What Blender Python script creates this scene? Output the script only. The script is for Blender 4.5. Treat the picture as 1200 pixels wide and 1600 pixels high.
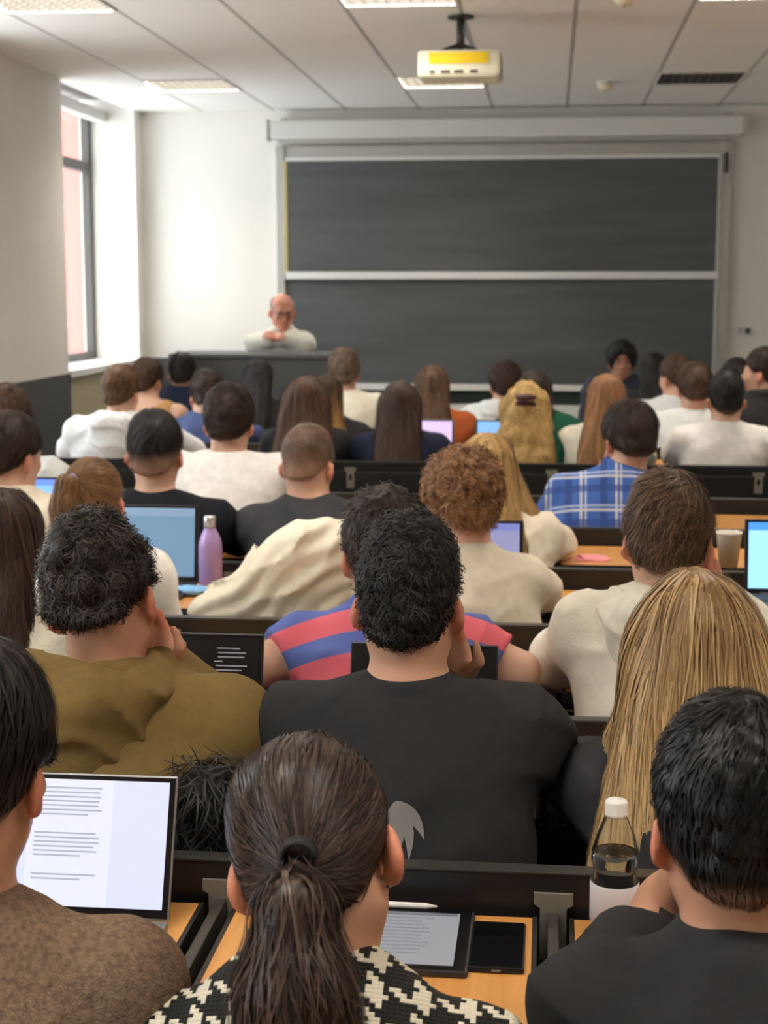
import bpy, bmesh, math, random
import numpy as np
from mathutils import Vector, Matrix, Euler

for o in list(bpy.data.objects):
    bpy.data.objects.remove(o, do_unlink=True)
scene = bpy.context.scene
COL = scene.collection
PI = math.pi

# ------------------------------------------------------------------ camera
CAM_H = 1.68
FPX = 2400.0
PITCH = math.atan(350 / FPX)
YAW = math.atan(261 / FPX * math.cos(PITCH))
cd = bpy.data.cameras.new('camera')
cam = bpy.data.objects.new('camera', cd)
COL.objects.link(cam)
cam.location = (0, 0, CAM_H)
cam.rotation_euler = (PI / 2 - PITCH, 0, YAW)
cd.sensor_fit = 'VERTICAL'
cd.sensor_height = 36.0
cd.lens = FPX / 1600 * 36.0
cd.clip_start = 0.05
cd.clip_end = 200
cd.dof.use_dof = True
cd.dof.focus_distance = 2.3
cd.dof.aperture_fstop = 8.0
scene.camera = cam

# ------------------------------------------------------------------ world, exposure
W = bpy.data.worlds.new('overcast_sky')
scene.world = W
W.use_nodes = True
bg = W.node_tree.nodes['Background']
bg.inputs['Color'].default_value = (0.93, 0.97, 1.0, 1)
bg.inputs['Strength'].default_value = 2.6
vs = scene.view_settings
vs.view_transform = 'Standard'
vs.look = 'None'
vs.gamma = 1.0
vs.use_curve_mapping = False
vs.exposure = 1.52
LAMP = 14.0          # radiance of the lit lamp panels

ROT = Euler(cam.rotation_euler).to_matrix()


def at(px, py, Y):
    """point at room depth Y seen at pixel (px,py) of the 1200x1600 photograph"""
    d = ROT @ Vector(((px - 600) / FPX, -(py - 800) / FPX, -1.0))
    t = Y / d.y
    return Vector((d.x * t, Y, CAM_H + d.z * t))


# ------------------------------------------------------------------ materials
def lin(c):
    return tuple(((v / 255) / 12.92 if v / 255 <= 0.04045 else ((v / 255 + 0.055) / 1.055) ** 2.4) for v in c)


MATS = {}


def new_mat(name):
    m = bpy.data.materials.new(name)
    m.use_nodes = True
    return m, m.node_tree.nodes, m.node_tree.links, m.node_tree.nodes['Principled BSDF']


def plain(name, rgb, rough=0.6, metal=0.0, bump=0.0, bscale=200, var=0.0, vscale=8, spec=0.5, sheen=0.0):
    if name in MATS:
        return MATS[name]
    m, n, l, b = new_mat(name)
    c = lin(rgb)
    b.inputs['Base Color'].default_value = (*c, 1)
    b.inputs['Roughness'].default_value = rough
    b.inputs['Metallic'].default_value = metal
    b.inputs['Specular IOR Level'].default_value = spec
    if sheen:
        b.inputs['Sheen Weight'].default_value = sheen
    tc = n.new('ShaderNodeTexCoord')
    if var:
        nz = n.new('ShaderNodeTexNoise')
        nz.inputs['Scale'].default_value = vscale
        nz.inputs['Detail'].default_value = 5
        l.new(tc.outputs['Object'], nz.inputs['Vector'])
        r = n.new('ShaderNodeValToRGB')
        r.color_ramp.elements[0].position = 0.3
        r.color_ramp.elements[1].position = 0.7
        r.color_ramp.elements[0].color = (*[v * (1 - var) for v in c], 1)
        r.color_ramp.elements[1].color = (*[min(1, v * (1 + var)) for v in c], 1)
        l.new(nz.outputs['Fac'], r.inputs['Fac'])
        l.new(r.outputs['Color'], b.inputs['Base Color'])
    if bump:
        nb = n.new('ShaderNodeTexNoise')
        nb.inputs['Scale'].default_value = bscale
        nb.inputs['Detail'].default_value = 3
        l.new(tc.outputs['Object'], nb.inputs['Vector'])
        bp = n.new('ShaderNodeBump')
        bp.inputs['Strength'].default_value = bump
        bp.inputs['Distance'].default_value = 0.01
        l.new(nb.outputs['Fac'], bp.inputs['Height'])
        l.new(bp.outputs['Normal'], b.inputs['Normal'])
    MATS[name] = m
    return m


def emit(name, rgb, s):
    if name in MATS:
        return MATS[name]
    m, n, l, b = new_mat(name)
    b.inputs['Base Color'].default_value = (*[v * 0.3 for v in lin(rgb)], 1)
    b.inputs['Roughness'].default_value = 0.3
    b.inputs['Emission Color'].default_value = (*lin(rgb), 1)
    b.inputs['Emission Strength'].default_value = s
    MATS[name] = m
    return m


def wood_mat(name, a, b2, rough=0.45):
    m, n, l, b = new_mat(name)
    tc = n.new('ShaderNodeTexCoord')
    mp = n.new('ShaderNodeMapping')
    mp.inputs['Scale'].default_value = (60, 4, 60)
    l.new(tc.outputs['Object'], mp.inputs['Vector'])
    nz = n.new('ShaderNodeTexNoise')
    nz.inputs['Scale'].default_value = 1.0
    nz.inputs['Detail'].default_value = 6
    nz.inputs['Distortion'].default_value = 0.6
    l.new(mp.outputs['Vector'], nz.inputs['Vector'])
    r = n.new('ShaderNodeValToRGB')
    r.color_ramp.elements[0].position = 0.25
    r.color_ramp.elements[1].position = 0.75
    r.color_ramp.elements[0].color = (*lin(a), 1)
    r.color_ramp.elements[1].color = (*lin(b2), 1)
    l.new(nz.outputs['Fac'], r.inputs['Fac'])
    l.new(r.outputs['Color'], b.inputs['Base Color'])
    b.inputs['Roughness'].default_value = rough
    return m


# ------------------------------------------------------------------ object helpers
def link(o, parent=None):
    COL.objects.link(o)
    if parent is not None:
        o.parent = parent
    return o


def tag(o, label=None, cat=None, group=None, kind=None):
    if label:
        o['label'] = label
    if cat:
        o['category'] = cat
    if group:
        o['group'] = group
    if kind:
        o['kind'] = kind
    return o


def empty(name, loc=(0, 0, 0), rz=0.0):
    o = bpy.data.objects.new(name, None)
    o.empty_display_size = 0.05
    o.location = loc
    o.rotation_euler = (0, 0, rz)
    return link(o)


def bm_box(bm, c, size, R=None, bev=0.0):
    g = bmesh.ops.create_cube(bm, size=1.0)
    vs_ = g['verts']
    for v in vs_:
        v.co = Vector((v.co.x * size[0], v.co.y * size[1], v.co.z * size[2]))
    if bev:
        es = list({e for v in vs_ for e in v.link_edges})
        r = bmesh.ops.bevel(bm, geom=es, offset=bev, segments=2, affect='EDGES', profile=0.6)
        vs_ = list({v for f in r['faces'] for v in f.verts} | {v for v in vs_ if v.is_valid})
    M = Matrix.Translation(Vector(c)) @ (R.to_4x4() if R is not None else Matrix.Identity(4))
    bmesh.ops.transform(bm, matrix=M, verts=vs_)
    return bm


def bm_lathe(bm, prof, seg=28, c=(0, 0, 0)):
    rings = []
    for r, z in prof:
        if r < 1e-6:
            rings.append([bm.verts.new((c[0], c[1], c[2] + z))])
        else:
            rings.append([bm.verts.new((c[0] + r * math.cos(2 * PI * i / seg), c[1] + r * math.sin(2 * PI * i / seg), c[2] + z)) for i in range(seg)])
    for a, b in zip(rings, rings[1:]):
        for i in range(seg):
            j = (i + 1) % seg
            if len(a) == 1 and len(b) > 1:
                bm.faces.new((a[0], b[j], b[i]))
            elif len(b) == 1 and len(a) > 1:
                bm.faces.new((a[i], a[j], b[0]))
            elif len(a) > 1:
                bm.faces.new((a[i], a[j], b[j], b[i]))
    return bm


def bm_tube(bm, pts, r, seg=10):
    pts = [Vector(p) for p in pts]
    rings = []
    up = Vector((0.13, 0.21, 1)).normalized()
    for i, p in enumerate(pts):
        t = (pts[min(i + 1, len(pts) - 1)] - pts[max(i - 1, 0)]).normalized()
        if abs(t.dot(up)) > 0.95:
            up = Vector((1, 0.2, 0.1)).normalized()
        a = t.cross(up).normalized()
        b = t.cross(a)
        rr = r[i] if isinstance(r, (list, tuple)) else r
        rings.append([bm.verts.new(p + a * rr * math.cos(2 * PI * k / seg) + b * rr * math.sin(2 * PI * k / seg)) for k in range(seg)])
    for a, b in zip(rings, rings[1:]):
        for i in range(seg):
            j = (i + 1) % seg
            bm.faces.new((a[i], a[j], b[j], b[i]))
    bm.faces.new(rings[0][::-1])
    bm.faces.new(rings[-1])
    return bm


def mesh_of(bm, name, mat, smooth=False):
    bmesh.ops.recalc_face_normals(bm, faces=bm.faces)
    me = bpy.data.meshes.new(name)
    bm.to_mesh(me)
    bm.free()
    if mat:
        me.materials.append(mat)
    if smooth:
        me.polygons.foreach_set('use_smooth', [True] * len(me.polygons))
    return me


def obj(name, bm, mat, parent=None, smooth=False, loc=None):
    o = bpy.data.objects.new(name, mesh_of(bm, name, mat, smooth))
    if loc is not None:
        o.location = loc
    return link(o, parent)


def box(name, lo, hi, mat, parent=None, bev=0.0):
    lo, hi = Vector(lo), Vector(hi)
    bm = bm_box(bmesh.new(), (lo + hi) / 2, hi - lo, None, bev)
    return obj(name, bm, mat, parent)


def inst(name, me, parent, loc, rz=0.0):
    o = bpy.data.objects.new(name, me)
    o.location = loc
    o.rotation_euler = (0, 0, rz)
    return link(o, parent)


def struct(o):
    o['kind'] = 'structure'
    return o


# ------------------------------------------------------------------ the room
XL, XR, Y0, Y1, ZC = -3.39, 4.6, -2.6, 12.72, 3.11
m_wall = plain('painted_plaster', (238, 234, 227), 0.85, bump=0.08, bscale=60, var=0.03, vscale=1.5)
m_dado = plain('dark_grey_dado_paint', (78, 79, 78), 0.6, bump=0.03, bscale=80, var=0.05)
m_tan = plain('tan_panel_paint', (178, 166, 138), 0.7, var=0.04)
m_ceil = plain('ceiling_panel_white', (244, 241, 237), 0.8, bump=0.05, bscale=150)
m_gap = plain('ceiling_joint_grey', (120, 117, 113), 0.8)
m_floor = plain('floor_terrazzo', (172, 167, 158), 0.4, var=0.15, vscale=60)
m_whitetrim = plain('white_trim', (232, 231, 228), 0.5)
m_alu = plain('aluminium', (196, 196, 192), 0.4, metal=0.6)
m_darkmetal = plain('dark_metal_frame', (74, 70, 66), 0.45, metal=0.3)

struct(box('floor', (XL - .5, Y0 - .3, -.2), (XR + .3, Y1 + .3, 0), m_floor))
wf = struct(box('wall_front', (XL - .5, Y1, 0), (XR + .3, Y1 + .3, ZC + .1), m_wall))
box('wainscot', (XL, Y1 - .012, 0), (-.95 - 1.4, Y1, 1.1), m_dado, wf)
struct(box('wall_right', (XR, Y0, 0), (XR + .3, Y1, ZC + .1), m_wall))
struct(box('wall_back', (XL - .5, Y0 - .3, 0), (XR + .3, Y0, ZC + .1), m_wall))

wins = [(10.62, 12.52), (6.65, 8.62), (2.75, 4.7), (-1.15, .8)]
edges = [Y0] + [v for w in reversed(wins) for v in w] + [Y1]
wl = struct(box('wall_left', (XL - .46, edges[0], 0), (XL, edges[1], ZC + .1), m_wall))
piers = [(edges[i], edges[i + 1]) for i in range(0, len(edges), 2)]
for a, b in piers:
    if a != Y0:
        box('pier', (XL - .46, a, 0), (XL, b, ZC + .1), m_wall, wl)
    if b != Y1:
        box('wainscot', (XL, a, 0), (XL + .012, b, 1.08), m_dado, wl)
m_glass, n_, l_, b_ = new_mat('window_glass')
tr = n_.new('ShaderNodeBsdfTransparent')
tr.inputs[0].default_value = (.93, .95, .95, 1)
gl = n_.new('ShaderNodeBsdfGlossy')
gl.inputs['Roughness'].default_value = .03
mx = n_.new('ShaderNodeMixShader')
mx.inputs[0].default_value = .07
l_.new(tr.outputs[0], mx.inputs[1])
l_.new(gl.outputs[0], mx.inputs[2])
l_.new(mx.outputs[0], n_['Material Output'].inputs['Surface'])
for i, (a, b) in enumerate(wins):
    box('under_window_panel', (XL - .46, a, 0), (XL, b, 1.05), m_tan, wl)
    box('window_sill', (XL - .44, a, 1.05), (XL + .03, b, 1.10), m_whitetrim, wl, .006)
    w = struct(empty('window_%d' % (i + 1), (XL - .40, (a + b) / 2, 1.10)))
    hw, H, t = (b - a) / 2 - .002, ZC - 1.10 - .002, .06
    zt = 1.55
    fr = bmesh.new()
    bm_box(fr, (0, -hw + t / 2, H / 2), (.07, t, H), bev=.004)
    bm_box(fr, (0, hw - t / 2, H / 2), (.07, t, H), bev=.004)
    bm_box(fr, (0, 0, t / 2), (.07, 2 * hw - 2 * t, t), bev=.004)
    bm_box(fr, (0, 0, H - t / 2), (.07, 2 * hw - 2 * t, t), bev=.004)
    obj('window_frame', fr, m_darkmetal, w)
    obj('transom_bar', bm_box(bmesh.new(), (0, 0, zt), (.08, 2 * hw - 2 * t, .08), bev=.004), m_darkmetal, w)
    obj('mullion', bm_box(bmesh.new(), (.001, 0, H / 2), (.068, .07, H - 2 * t)), m_darkmetal, w)
    for yy in (-1, 1):
        for (z0, z1) in ((t, zt - .04), (zt + .04, H - t)):
            obj('pane', bm_box(bmesh.new(), (0, yy * (hw + .035 - t) / 2, (z0 + z1) / 2), (.006, hw - .035 - t, z1 - z0)), m_glass, w)
    obj('blind_box', bm_box(bmesh.new(), (.12, 0, H - .05), (.1, 2 * hw, .09), bev=.01), m_whitetrim, w)
    pl = bpy.data.lights.new('window_portal', 'AREA')
    pl.shape = 'RECTANGLE'
    pl.size = H
    pl.size_y = b - a
    pl.cycles.is_portal = True
    po = bpy.data.objects.new('window_portal', pl)
    po.location = (XL - .46, (a + b) / 2, 1.1 + H / 2)
    po.rotation_euler = (0, -PI / 2, 0)
    link(po)

# ceiling: a dark backing and the long panels, each a piece of its own
ce = struct(box('ceiling', (XL - .5, Y0 - .3, ZC + .085), (XR + .3, Y1 + .3, ZC + .2), m_gap))
m_tbar = plain('ceiling_rail_grey', (182, 178, 172), .5)
SEAM = [-1.08 + .593 * k for k in range(-4, 11)]
LROWS = [(1.0, 1.6), (4.25, 4.85), (7.5, 8.1), (10.75, 11.35)]
LCELL = [-3, 0, 3, 6]
for k in range(-4, 10):
    x0, x1 = -1.08 + .593 * k, -1.08 + .593 * (k + 1)
    x0 = max(x0, XL - .45)
    x1 = min(x1, XR)
    box('ceiling_rail', (x0 - .012, Y0, ZC + .002), (x0 + .012, Y1, ZC + .02), m_tbar, ce)
    segs = []
    ys = Y0
    if k in LCELL:
        for a, b in LROWS:
            segs.append((ys, a))
            ys = b
    segs.append((ys, Y1))
    for a, b in segs:
        box('ceiling_panel', (x0 + .012, a, ZC), (x1 - .012, b, ZC + .085), m_ceil, ce)

# ------------------------------------------------------------------ ceiling lights
m_louvre = plain('louvre_white_aluminium', (150, 148, 142), 0.35, metal=0.5)
m_louvre_long = plain('louvre_long_shaded', (70, 68, 64), 0.4, metal=0.2)  # dark grid between bright cells, put into the long fins' colour
m_frame_w = plain('light_frame_white', (225, 224, 220), 0.5)
m_tube = emit('fluorescent_tube', (255, 246, 232), LAMP)
m_tube_off = plain('fluorescent_tube_unlit', (215, 214, 210), 0.4)
m_dim = plain('louvre_unlit_tone', (96, 92, 88), 0.5, metal=0.3)  # louvre copy for unlit lights, their dimness put into the colour
fin_c = bmesh.new()
for j in range(9):
    bm_box(fin_c, (-.24 + .06 * j, 0, .012), (.005, .558, .03))
fin_l = bmesh.new()
for j in range(7):
    bm_box(fin_l, (0, -.24 + .08 * j, .012), (.558, .005, .03))
me_fc, me_fl = mesh_of(fin_c, 'cross_louvre', m_louvre), mesh_of(fin_l, 'long_louvre', m_louvre_long)
me_fc2, me_fl2 = me_fc.copy(), me_fl.copy()
for q in (me_fc2, me_fl2):
    q.materials.clear()
    q.materials.append(m_dim)
fr = bmesh.new()
for s in (-1, 1):
    bm_box(fr, (s * .288, 0, .03), (.016, .592, .07))
    bm_box(fr, (0, s * .288, .03), (.56, .016, .07))
bm_box(fr, (0, 0, .068), (.592, .592, .012))
me_fr = mesh_of(fr, 'housing', m_frame_w)
tb = bm_box(bmesh.new(), (0, 0, 0), (.556, .556, .008))
me_tb = mesh_of(tb, 'lamp_panel', m_tube)
me_tb2 = me_tb.copy()
me_tb2.materials.clear()
me_tb2.materials.append(m_tube_off)
rown = ['over the nearest benches', 'above the middle benches', 'in second row from blackboard', 'in row nearest the blackboard']
celln = ['window side', 'behind the projector', 'right of the projector', 'far right side']
for ri, (a, b) in enumerate(LROWS):
    for ci, k in enumerate(LCELL):
        xc = -1.08 + .593 * (k + .5)
        off = (ri == 3 and ci >= 2)
        L = tag(empty('ceiling_light', (xc, (a + b) / 2, ZC - .004)),
                ('unlit dark' if off else 'lit') + ' square louvred ceiling light ' + rown[ri] + ', ' + celln[ci], 'ceiling light', 'recessed louvred ceiling lights')
        inst('housing', me_fr, L, (0, 0, 0))
        inst('cross_louvre', me_fc2 if off else me_fc, L, (0, 0, 0))
        inst('long_louvre', me_fl2 if off else me_fl, L, (0, 0, 0))
        inst('lamp_panel', me_tb2 if off else me_tb, L, (0, 0, .036))

# ------------------------------------------------------------------ blackboard
YB = Y1 - .10
m_board = plain('slate_board', (60, 62, 63), 0.42, var=0.12, vscale=2.2)
# chalk smears: wide, nearly level bands
nt = m_board.node_tree
tcn = nt.nodes.new('ShaderNodeTexCoord')
mpn = nt.nodes.new('ShaderNodeMapping')
mpn.inputs['Scale'].default_value = (.45, 1, 4.5)
mpn.inputs['Rotation'].default_value = (0, .04, 0)
nzn = nt.nodes.new('ShaderNodeTexNoise')
nzn.inputs['Scale'].default_value = 1.6
nzn.inputs['Detail'].default_value = 6
nt.links.new(tcn.outputs['Object'], mpn.inputs['Vector'])
nt.links.new(mpn.outputs['Vector'], nzn.inputs['Vector'])
rmp = nt.nodes.new('ShaderNodeValToRGB')
rmp.color_ramp.elements[0].position = .35
rmp.color_ramp.elements[0].color = (*lin((80, 82, 83)), 1)
rmp.color_ramp.elements[1].position = .8
rmp.color_ramp.elements[1].color = (*lin((98, 101, 102)), 1)
nt.links.new(nzn.outputs['Fac'], rmp.inputs['Fac'])
nt.links.new(rmp.outputs['Color'], nt.nodes['Principled BSDF'].inputs['Base Color'])


def wp(px, py, Y=YB):
    p = at(px, py, Y)
    return p.x, p.z


bb = tag(empty('blackboard', (0, Y1 - .05, 0)), 'large two-panel sliding blackboard with aluminium frame on the front wall', 'blackboard')
bb_off = Vector((0, -(Y1 - .05), 0))


def bpart(name, x0, x1, z0, z1, y0, y1, mat, bev=0.004):
    return box(name, (x0, y0 - (Y1 - .05), z0), (x1, y1 - (Y1 - .05), z1), mat, bb, bev)


bxl, bzt = wp(449, 252)
bxr, _ = wp(1123, 252)
_, bzm = wp(780, 427)
_, bzm2 = wp(780, 437)
_, bzb = wp(780, 600)
_, bztop = wp(780, 224)
bpart('upper_panel', bxl, bxr, bzm, bzt, Y1 - .10, Y1 - .075, m_board, .002)
bpart('lower_panel', bxl, bxr, bzb, bzm2, Y1 - .06, Y1 - .035, m_board, .002)
bpart('middle_rail', bxl - .02, bxr + .02, bzm - .045, bzm + .012, Y1 - .115, Y1 - .07, m_whitetrim)
bpart('upper_rail', bxl - .02, bxr + .02, bzt, bzt + .03, Y1 - .11, Y1 - .07, m_whitetrim)
bpart('chalk_tray', bxl - .02, bxr + .02, bzb - .05, bzb - .005, Y1 - .17, Y1 - .03, m_whitetrim)
bpart('under_panel', bxl, bxr, bzb - .16, bzb - .05, Y1 - .05, Y1 - .03, plain('teal_dark_panel', (52, 70, 66), .6))
bpart('lower_ledge', bxl - .02, bxr + .02, bzb - .28, bzb - .17, Y1 - .10, Y1 - .02, m_whitetrim)
bpart('side_post', bxl - .10, bxl - .03, .35, bztop, Y1 - .09, Y1 - .01, m_alu)
bpart('side_post', bxr + .03, bxr + .10, .35, bztop, Y1 - .09, Y1 - .01, m_alu)
bpart('edge_strip', bxl - .03, bxl, bzm, bzt, Y1 - .105, Y1 - .05, plain('brass_strip', (190, 176, 120), .4, metal=.3))
bpart('edge_strip', bxr, bxr + .03, bzb, bzt, Y1 - .105, Y1 - .05, m_alu)
bpart('latch', bxr + .045, bxr + .075, bzt - .12, bzt + .04, Y1 - .115, Y1 - .09, m_darkmetal)
bpart('header', bxl - .10, bxr + .10, bzt + .03, bztop, Y1 - .07, Y1 - .01, m_alu)
sx0, sz0 = wp(424, 222)
sx1, sz1 = wp(1160, 186)
sc = tag(empty('projection_screen', ((sx0 + sx1) / 2, Y1 - .12, sz0)), 'rolled-up projection screen in a long pale housing above the blackboard', 'projection screen')
hw = (sx1 - sx0) / 2
obj('housing', bm_box(bmesh.new(), (0, -.04, .085), (2 * hw, .12, .15), bev=.02), m_frame_w, sc)
for s in (-1, 1):
    obj('end_cap', bm_box(bmesh.new(), (s * (hw + .012), -.04, .085), (.024, .135, .17), bev=.008), m_alu, sc)
    obj('bracket', bm_box(bmesh.new(), (s * (hw - .1), .06, .17), (.05, .1, .03)), m_alu, sc)
obj('bottom_bar', bm_box(bmesh.new(), (0, -.04, -.005), (2 * hw - .12, .02, .024), bev=.004), m_alu, sc)

px_, pz_ = wp(1162, 517, Y1)
so = tag(empty('wall_socket', (px_, Y1, pz_)), 'small white socket plate on the wall right of the blackboard', 'socket')
obj('plate', bm_box(bmesh.new(), (0, -.006, 0), (.13, .012, .085), bev=.004), m_whitetrim, so)
obj('switch', bm_box(bmesh.new(), (-.03, -.014, 0), (.03, .008, .045), bev=.002), m_alu, so)
obj('outlet', bm_box(bmesh.new(), (.03, -.014, 0), (.04, .006, .045), bev=.002), m_darkmetal, so)

# ------------------------------------------------------------------ smoke detectors, projector
for px, py, Y, lb in ((975, 15, 7.9, 'white dome smoke detector on the ceiling near the projector'), (945, 143, 11.2, 'small white smoke detector on the ceiling close to the blackboard')):
    p = at(px, py, Y)
    d = tag(empty('smoke_detector', (p.x, Y, ZC)), lb, 'smoke detector', 'ceiling smoke detectors')
    obj('base_ring', bm_lathe(bmesh.new(), [(0, 0), (.06, 0), (.06, -.015), (0, -.015)], 24), m_frame_w, d)
    obj('dome', bm_lathe(bmesh.new(), [(0, -.015), (.05, -.015), (.052, -.03), (.042, -.05), (.02, -.06), (0, -.06)], 24), plain('detector_cream', (236, 224, 196), .4), d, True)
    obj('lamp', bm_lathe(bmesh.new(), [(0, -.058), (.006, -.058), (.005, -.066), (0, -.067)], 10), plain('detector_lens', (120, 40, 30), .3), d, True)

YP = 8.3
pa, pb = at(652, 121, YP), at(782, 76, YP)
pc = (pa + pb) / 2
pw, ph = pb.x - pa.x, pb.z - pa.z
pr = tag(empty('projector', (pc.x, YP, pa.z)), 'white ceiling projector with a yellow sticker hung from a short pole', 'projector')
obj('casing', bm_box(bmesh.new(), (0, .15, ph / 2), (pw, .3, ph), bev=.02), plain('projector_white', (236, 232, 208), .45), pr)
obj('side_panel', bm_box(bmesh.new(), (pw / 2 - .004, .15, ph / 2), (.014, .26, ph * .8), bev=.004), plain('projector_grey', (120, 118, 112), .5), pr)
obj('sticker', bm_box(bmesh.new(), (.0, -.0025, ph * .70), (pw * .72, .005, ph * .42)), plain('yellow_sticker', (250, 214, 20), .5), pr)
for i, (x, w_) in enumerate(((-.14, .03), (-.07, .05), (.0, .05), (.08, .04))):
    obj('port', bm_box(bmesh.new(), (x, -.002, ph * .2), (w_, .006, .016), bev=.002), plain('port_dark', (90, 86, 78), .5), pr)
obj('lens', bm_lathe(bmesh.new(), [(0, 0), (.045, 0), (.045, .04), (.035, .045), (0, .035)], 20), m_darkmetal, pr, True, (pw * .2, .3, ph / 2)).rotation_euler = (-PI / 2, 0, 0)
obj('pole', bm_tube(bmesh.new(), [(0, .15, ph), (0, .15, ZC - pa.z)], .022, 14), m_darkmetal, pr, True)
obj('ceiling_flange', bm_lathe(bmesh.new(), [(0, 0), (.07, 0), (.07, .012), (0, .012)], 20, (0, .15, ZC - pa.z - .012)), m_darkmetal, pr)
sp = bmesh.new()
for a, b in ((-.1, .05), (.1, .05), (-.1, .25), (.1, .25)):
    bm_tube(sp, [(0, .15, ph + .05), (a, b, ph)], .008, 8)
obj('spider_mount', sp, m_darkmetal, pr)
cb = bmesh.new()
bm_tube(cb, [(.05, .03, ph * .9), (.06, -.01, ph + .03), (.03, .08, ph + .08), (.02, .13, ph + .14)], .006, 8)
obj('cable', cb, plain('cable_grey', (150, 160, 170), .5), pr, True)

# ------------------------------------------------------------------ building outside
m_pink = plain('pink_facade', (140, 78, 68), .9, var=.05)
bd = tag(empty('building', (-10, 47, -4)), 'pink rendered building seen through the window', 'building')
box('facade', (-2, -30, 0), (2, 30, 13), m_pink, bd)
for yy in range(-13, 14, 3):
    for zz in (1.2, 4.4, 7.6, 10.6):
        box('window', (1.98, yy - .5, zz), (2.04, yy + .5, zz + 1.7), plain('far_window', (90, 100, 110), .2), bd)
        box('window_surround', (1.99, yy - .62, zz - .12), (2.02, yy + .62, zz + 1.82), m_whitetrim, bd)

# ------------------------------------------------------------------ bench rows
PITCHX = .485
BX0 = .017
DR = {-1: 1.34, 0: 2.135, 1: 2.93, 2: 3.77, 3: 4.56, 4: 5.37, 5: 6.18, 6: 7.35, 7: 8.15, 8: 8.93, 9: 9.62}
ZR, ZD = .85, .79
m_black = plain('black_laminate', (30, 30, 31), .38, var=.1)
m_rail_top = plain('rail_lit_tone', (70, 70, 68), .3, metal=.4)  # light on top of the black rail, put into a paler colour
m_wood = wood_mat('beech_desk', (206, 142, 74), (226, 168, 98), .32)
m_edge = plain('desk_edge_black', (34, 30, 27), .5)
m_brk = plain('bracket_grey_steel', (150, 147, 136), .45, metal=.35)
m_seat = wood_mat('beech_seat', (188, 130, 72), (206, 150, 88), .4)

b = bmesh.new()
bm_box(b, (0, 0, 0), (.428, .38, .018), bev=.003)
me_board = mesh_of(b, 'desk_board', m_wood)
b = bmesh.new()
for s in (-1, 1):
    bm_box(b, (s * .2165, 0, -.004), (.007, .384, .026))
bm_box(b, (0, -.1935, -.004), (.428, .007, .026))
me_bedge = mesh_of(b, 'edge_band', m_edge)
b = bmesh.new()
bm_box(b, (0, 0, 0), (.428, .018, .34), bev=.003)
me_folded = mesh_of(b, 'folded_desk_board', m_black)
# bracket: T plate with an oval hole, standing proud of the rail
b = bmesh.new()
pts_o = [(-.028, .0), (.028, .0), (.028, -.016), (.019, -.022), (.019, -.10), (-.019, -.10), (-.019, -.022), (-.028, -.016)]
N = 16
hole = [(.009 * math.cos(2 * PI * i / N), -.048 + .017 * math.sin(2 * PI * i / N)) for i in range(N)]
for dy in (0, .006):
    ov = [b.verts.new((x, dy, z)) for x, z in pts_o]
    hv = [b.verts.new((x, dy, z)) for x, z in hole]
    es = [b.edges.new((ov[i], ov[(i + 1) % len(ov)])) for i in range(len(ov))] + [b.edges.new((hv[i], hv[(i + 1) % N])) for i in range(N)]
    bmesh.ops.triangle_fill(b, use_beauty=True, edges=es)
    if dy == 0:
        o0, h0 = ov, hv
for i in range(len(ov)):
    j = (i + 1) % len(ov)
    b.faces.new((o0[i], o0[j], ov[j], ov[i]))
for i in range(N):
    j = (i + 1) % N
    b.faces.new((h0[i], h0[j], hv[j], hv[i]))
me_plate = mesh_of(b, 'bracket_plate', m_brk)
b = bmesh.new()
bm_box(b, (0, -.20, -.05), (.016, .36, .035), bev=.003)
bm_tube(b, [(0, -.012, -.075), (0, -.03, -.075)], .009, 10)
me_arm = mesh_of(b, 'desk_arm', m_darkmetal)
b = bmesh.new()
bm_box(b, (0, 0, -.40), (.05, .03, .74), bev=.004)
bm_box(b, (0, .0, -.79 + .015), (.06, .30, .03), bev=.004)
me_leg = mesh_of(b, 'leg', m_black)
b = bmesh.new()
bm_box(b, (0, .21, 0), (.40, .36, .02), bev=.006)
me_seatm = mesh_of(b, 'seat', m_seat)
b = bmesh.new()
bm_box(b, (0, .12, -.03), (.03, .22, .03), bev=.004)
me_sarm = mesh_of(b, 'seat_arm', m_black)

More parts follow.
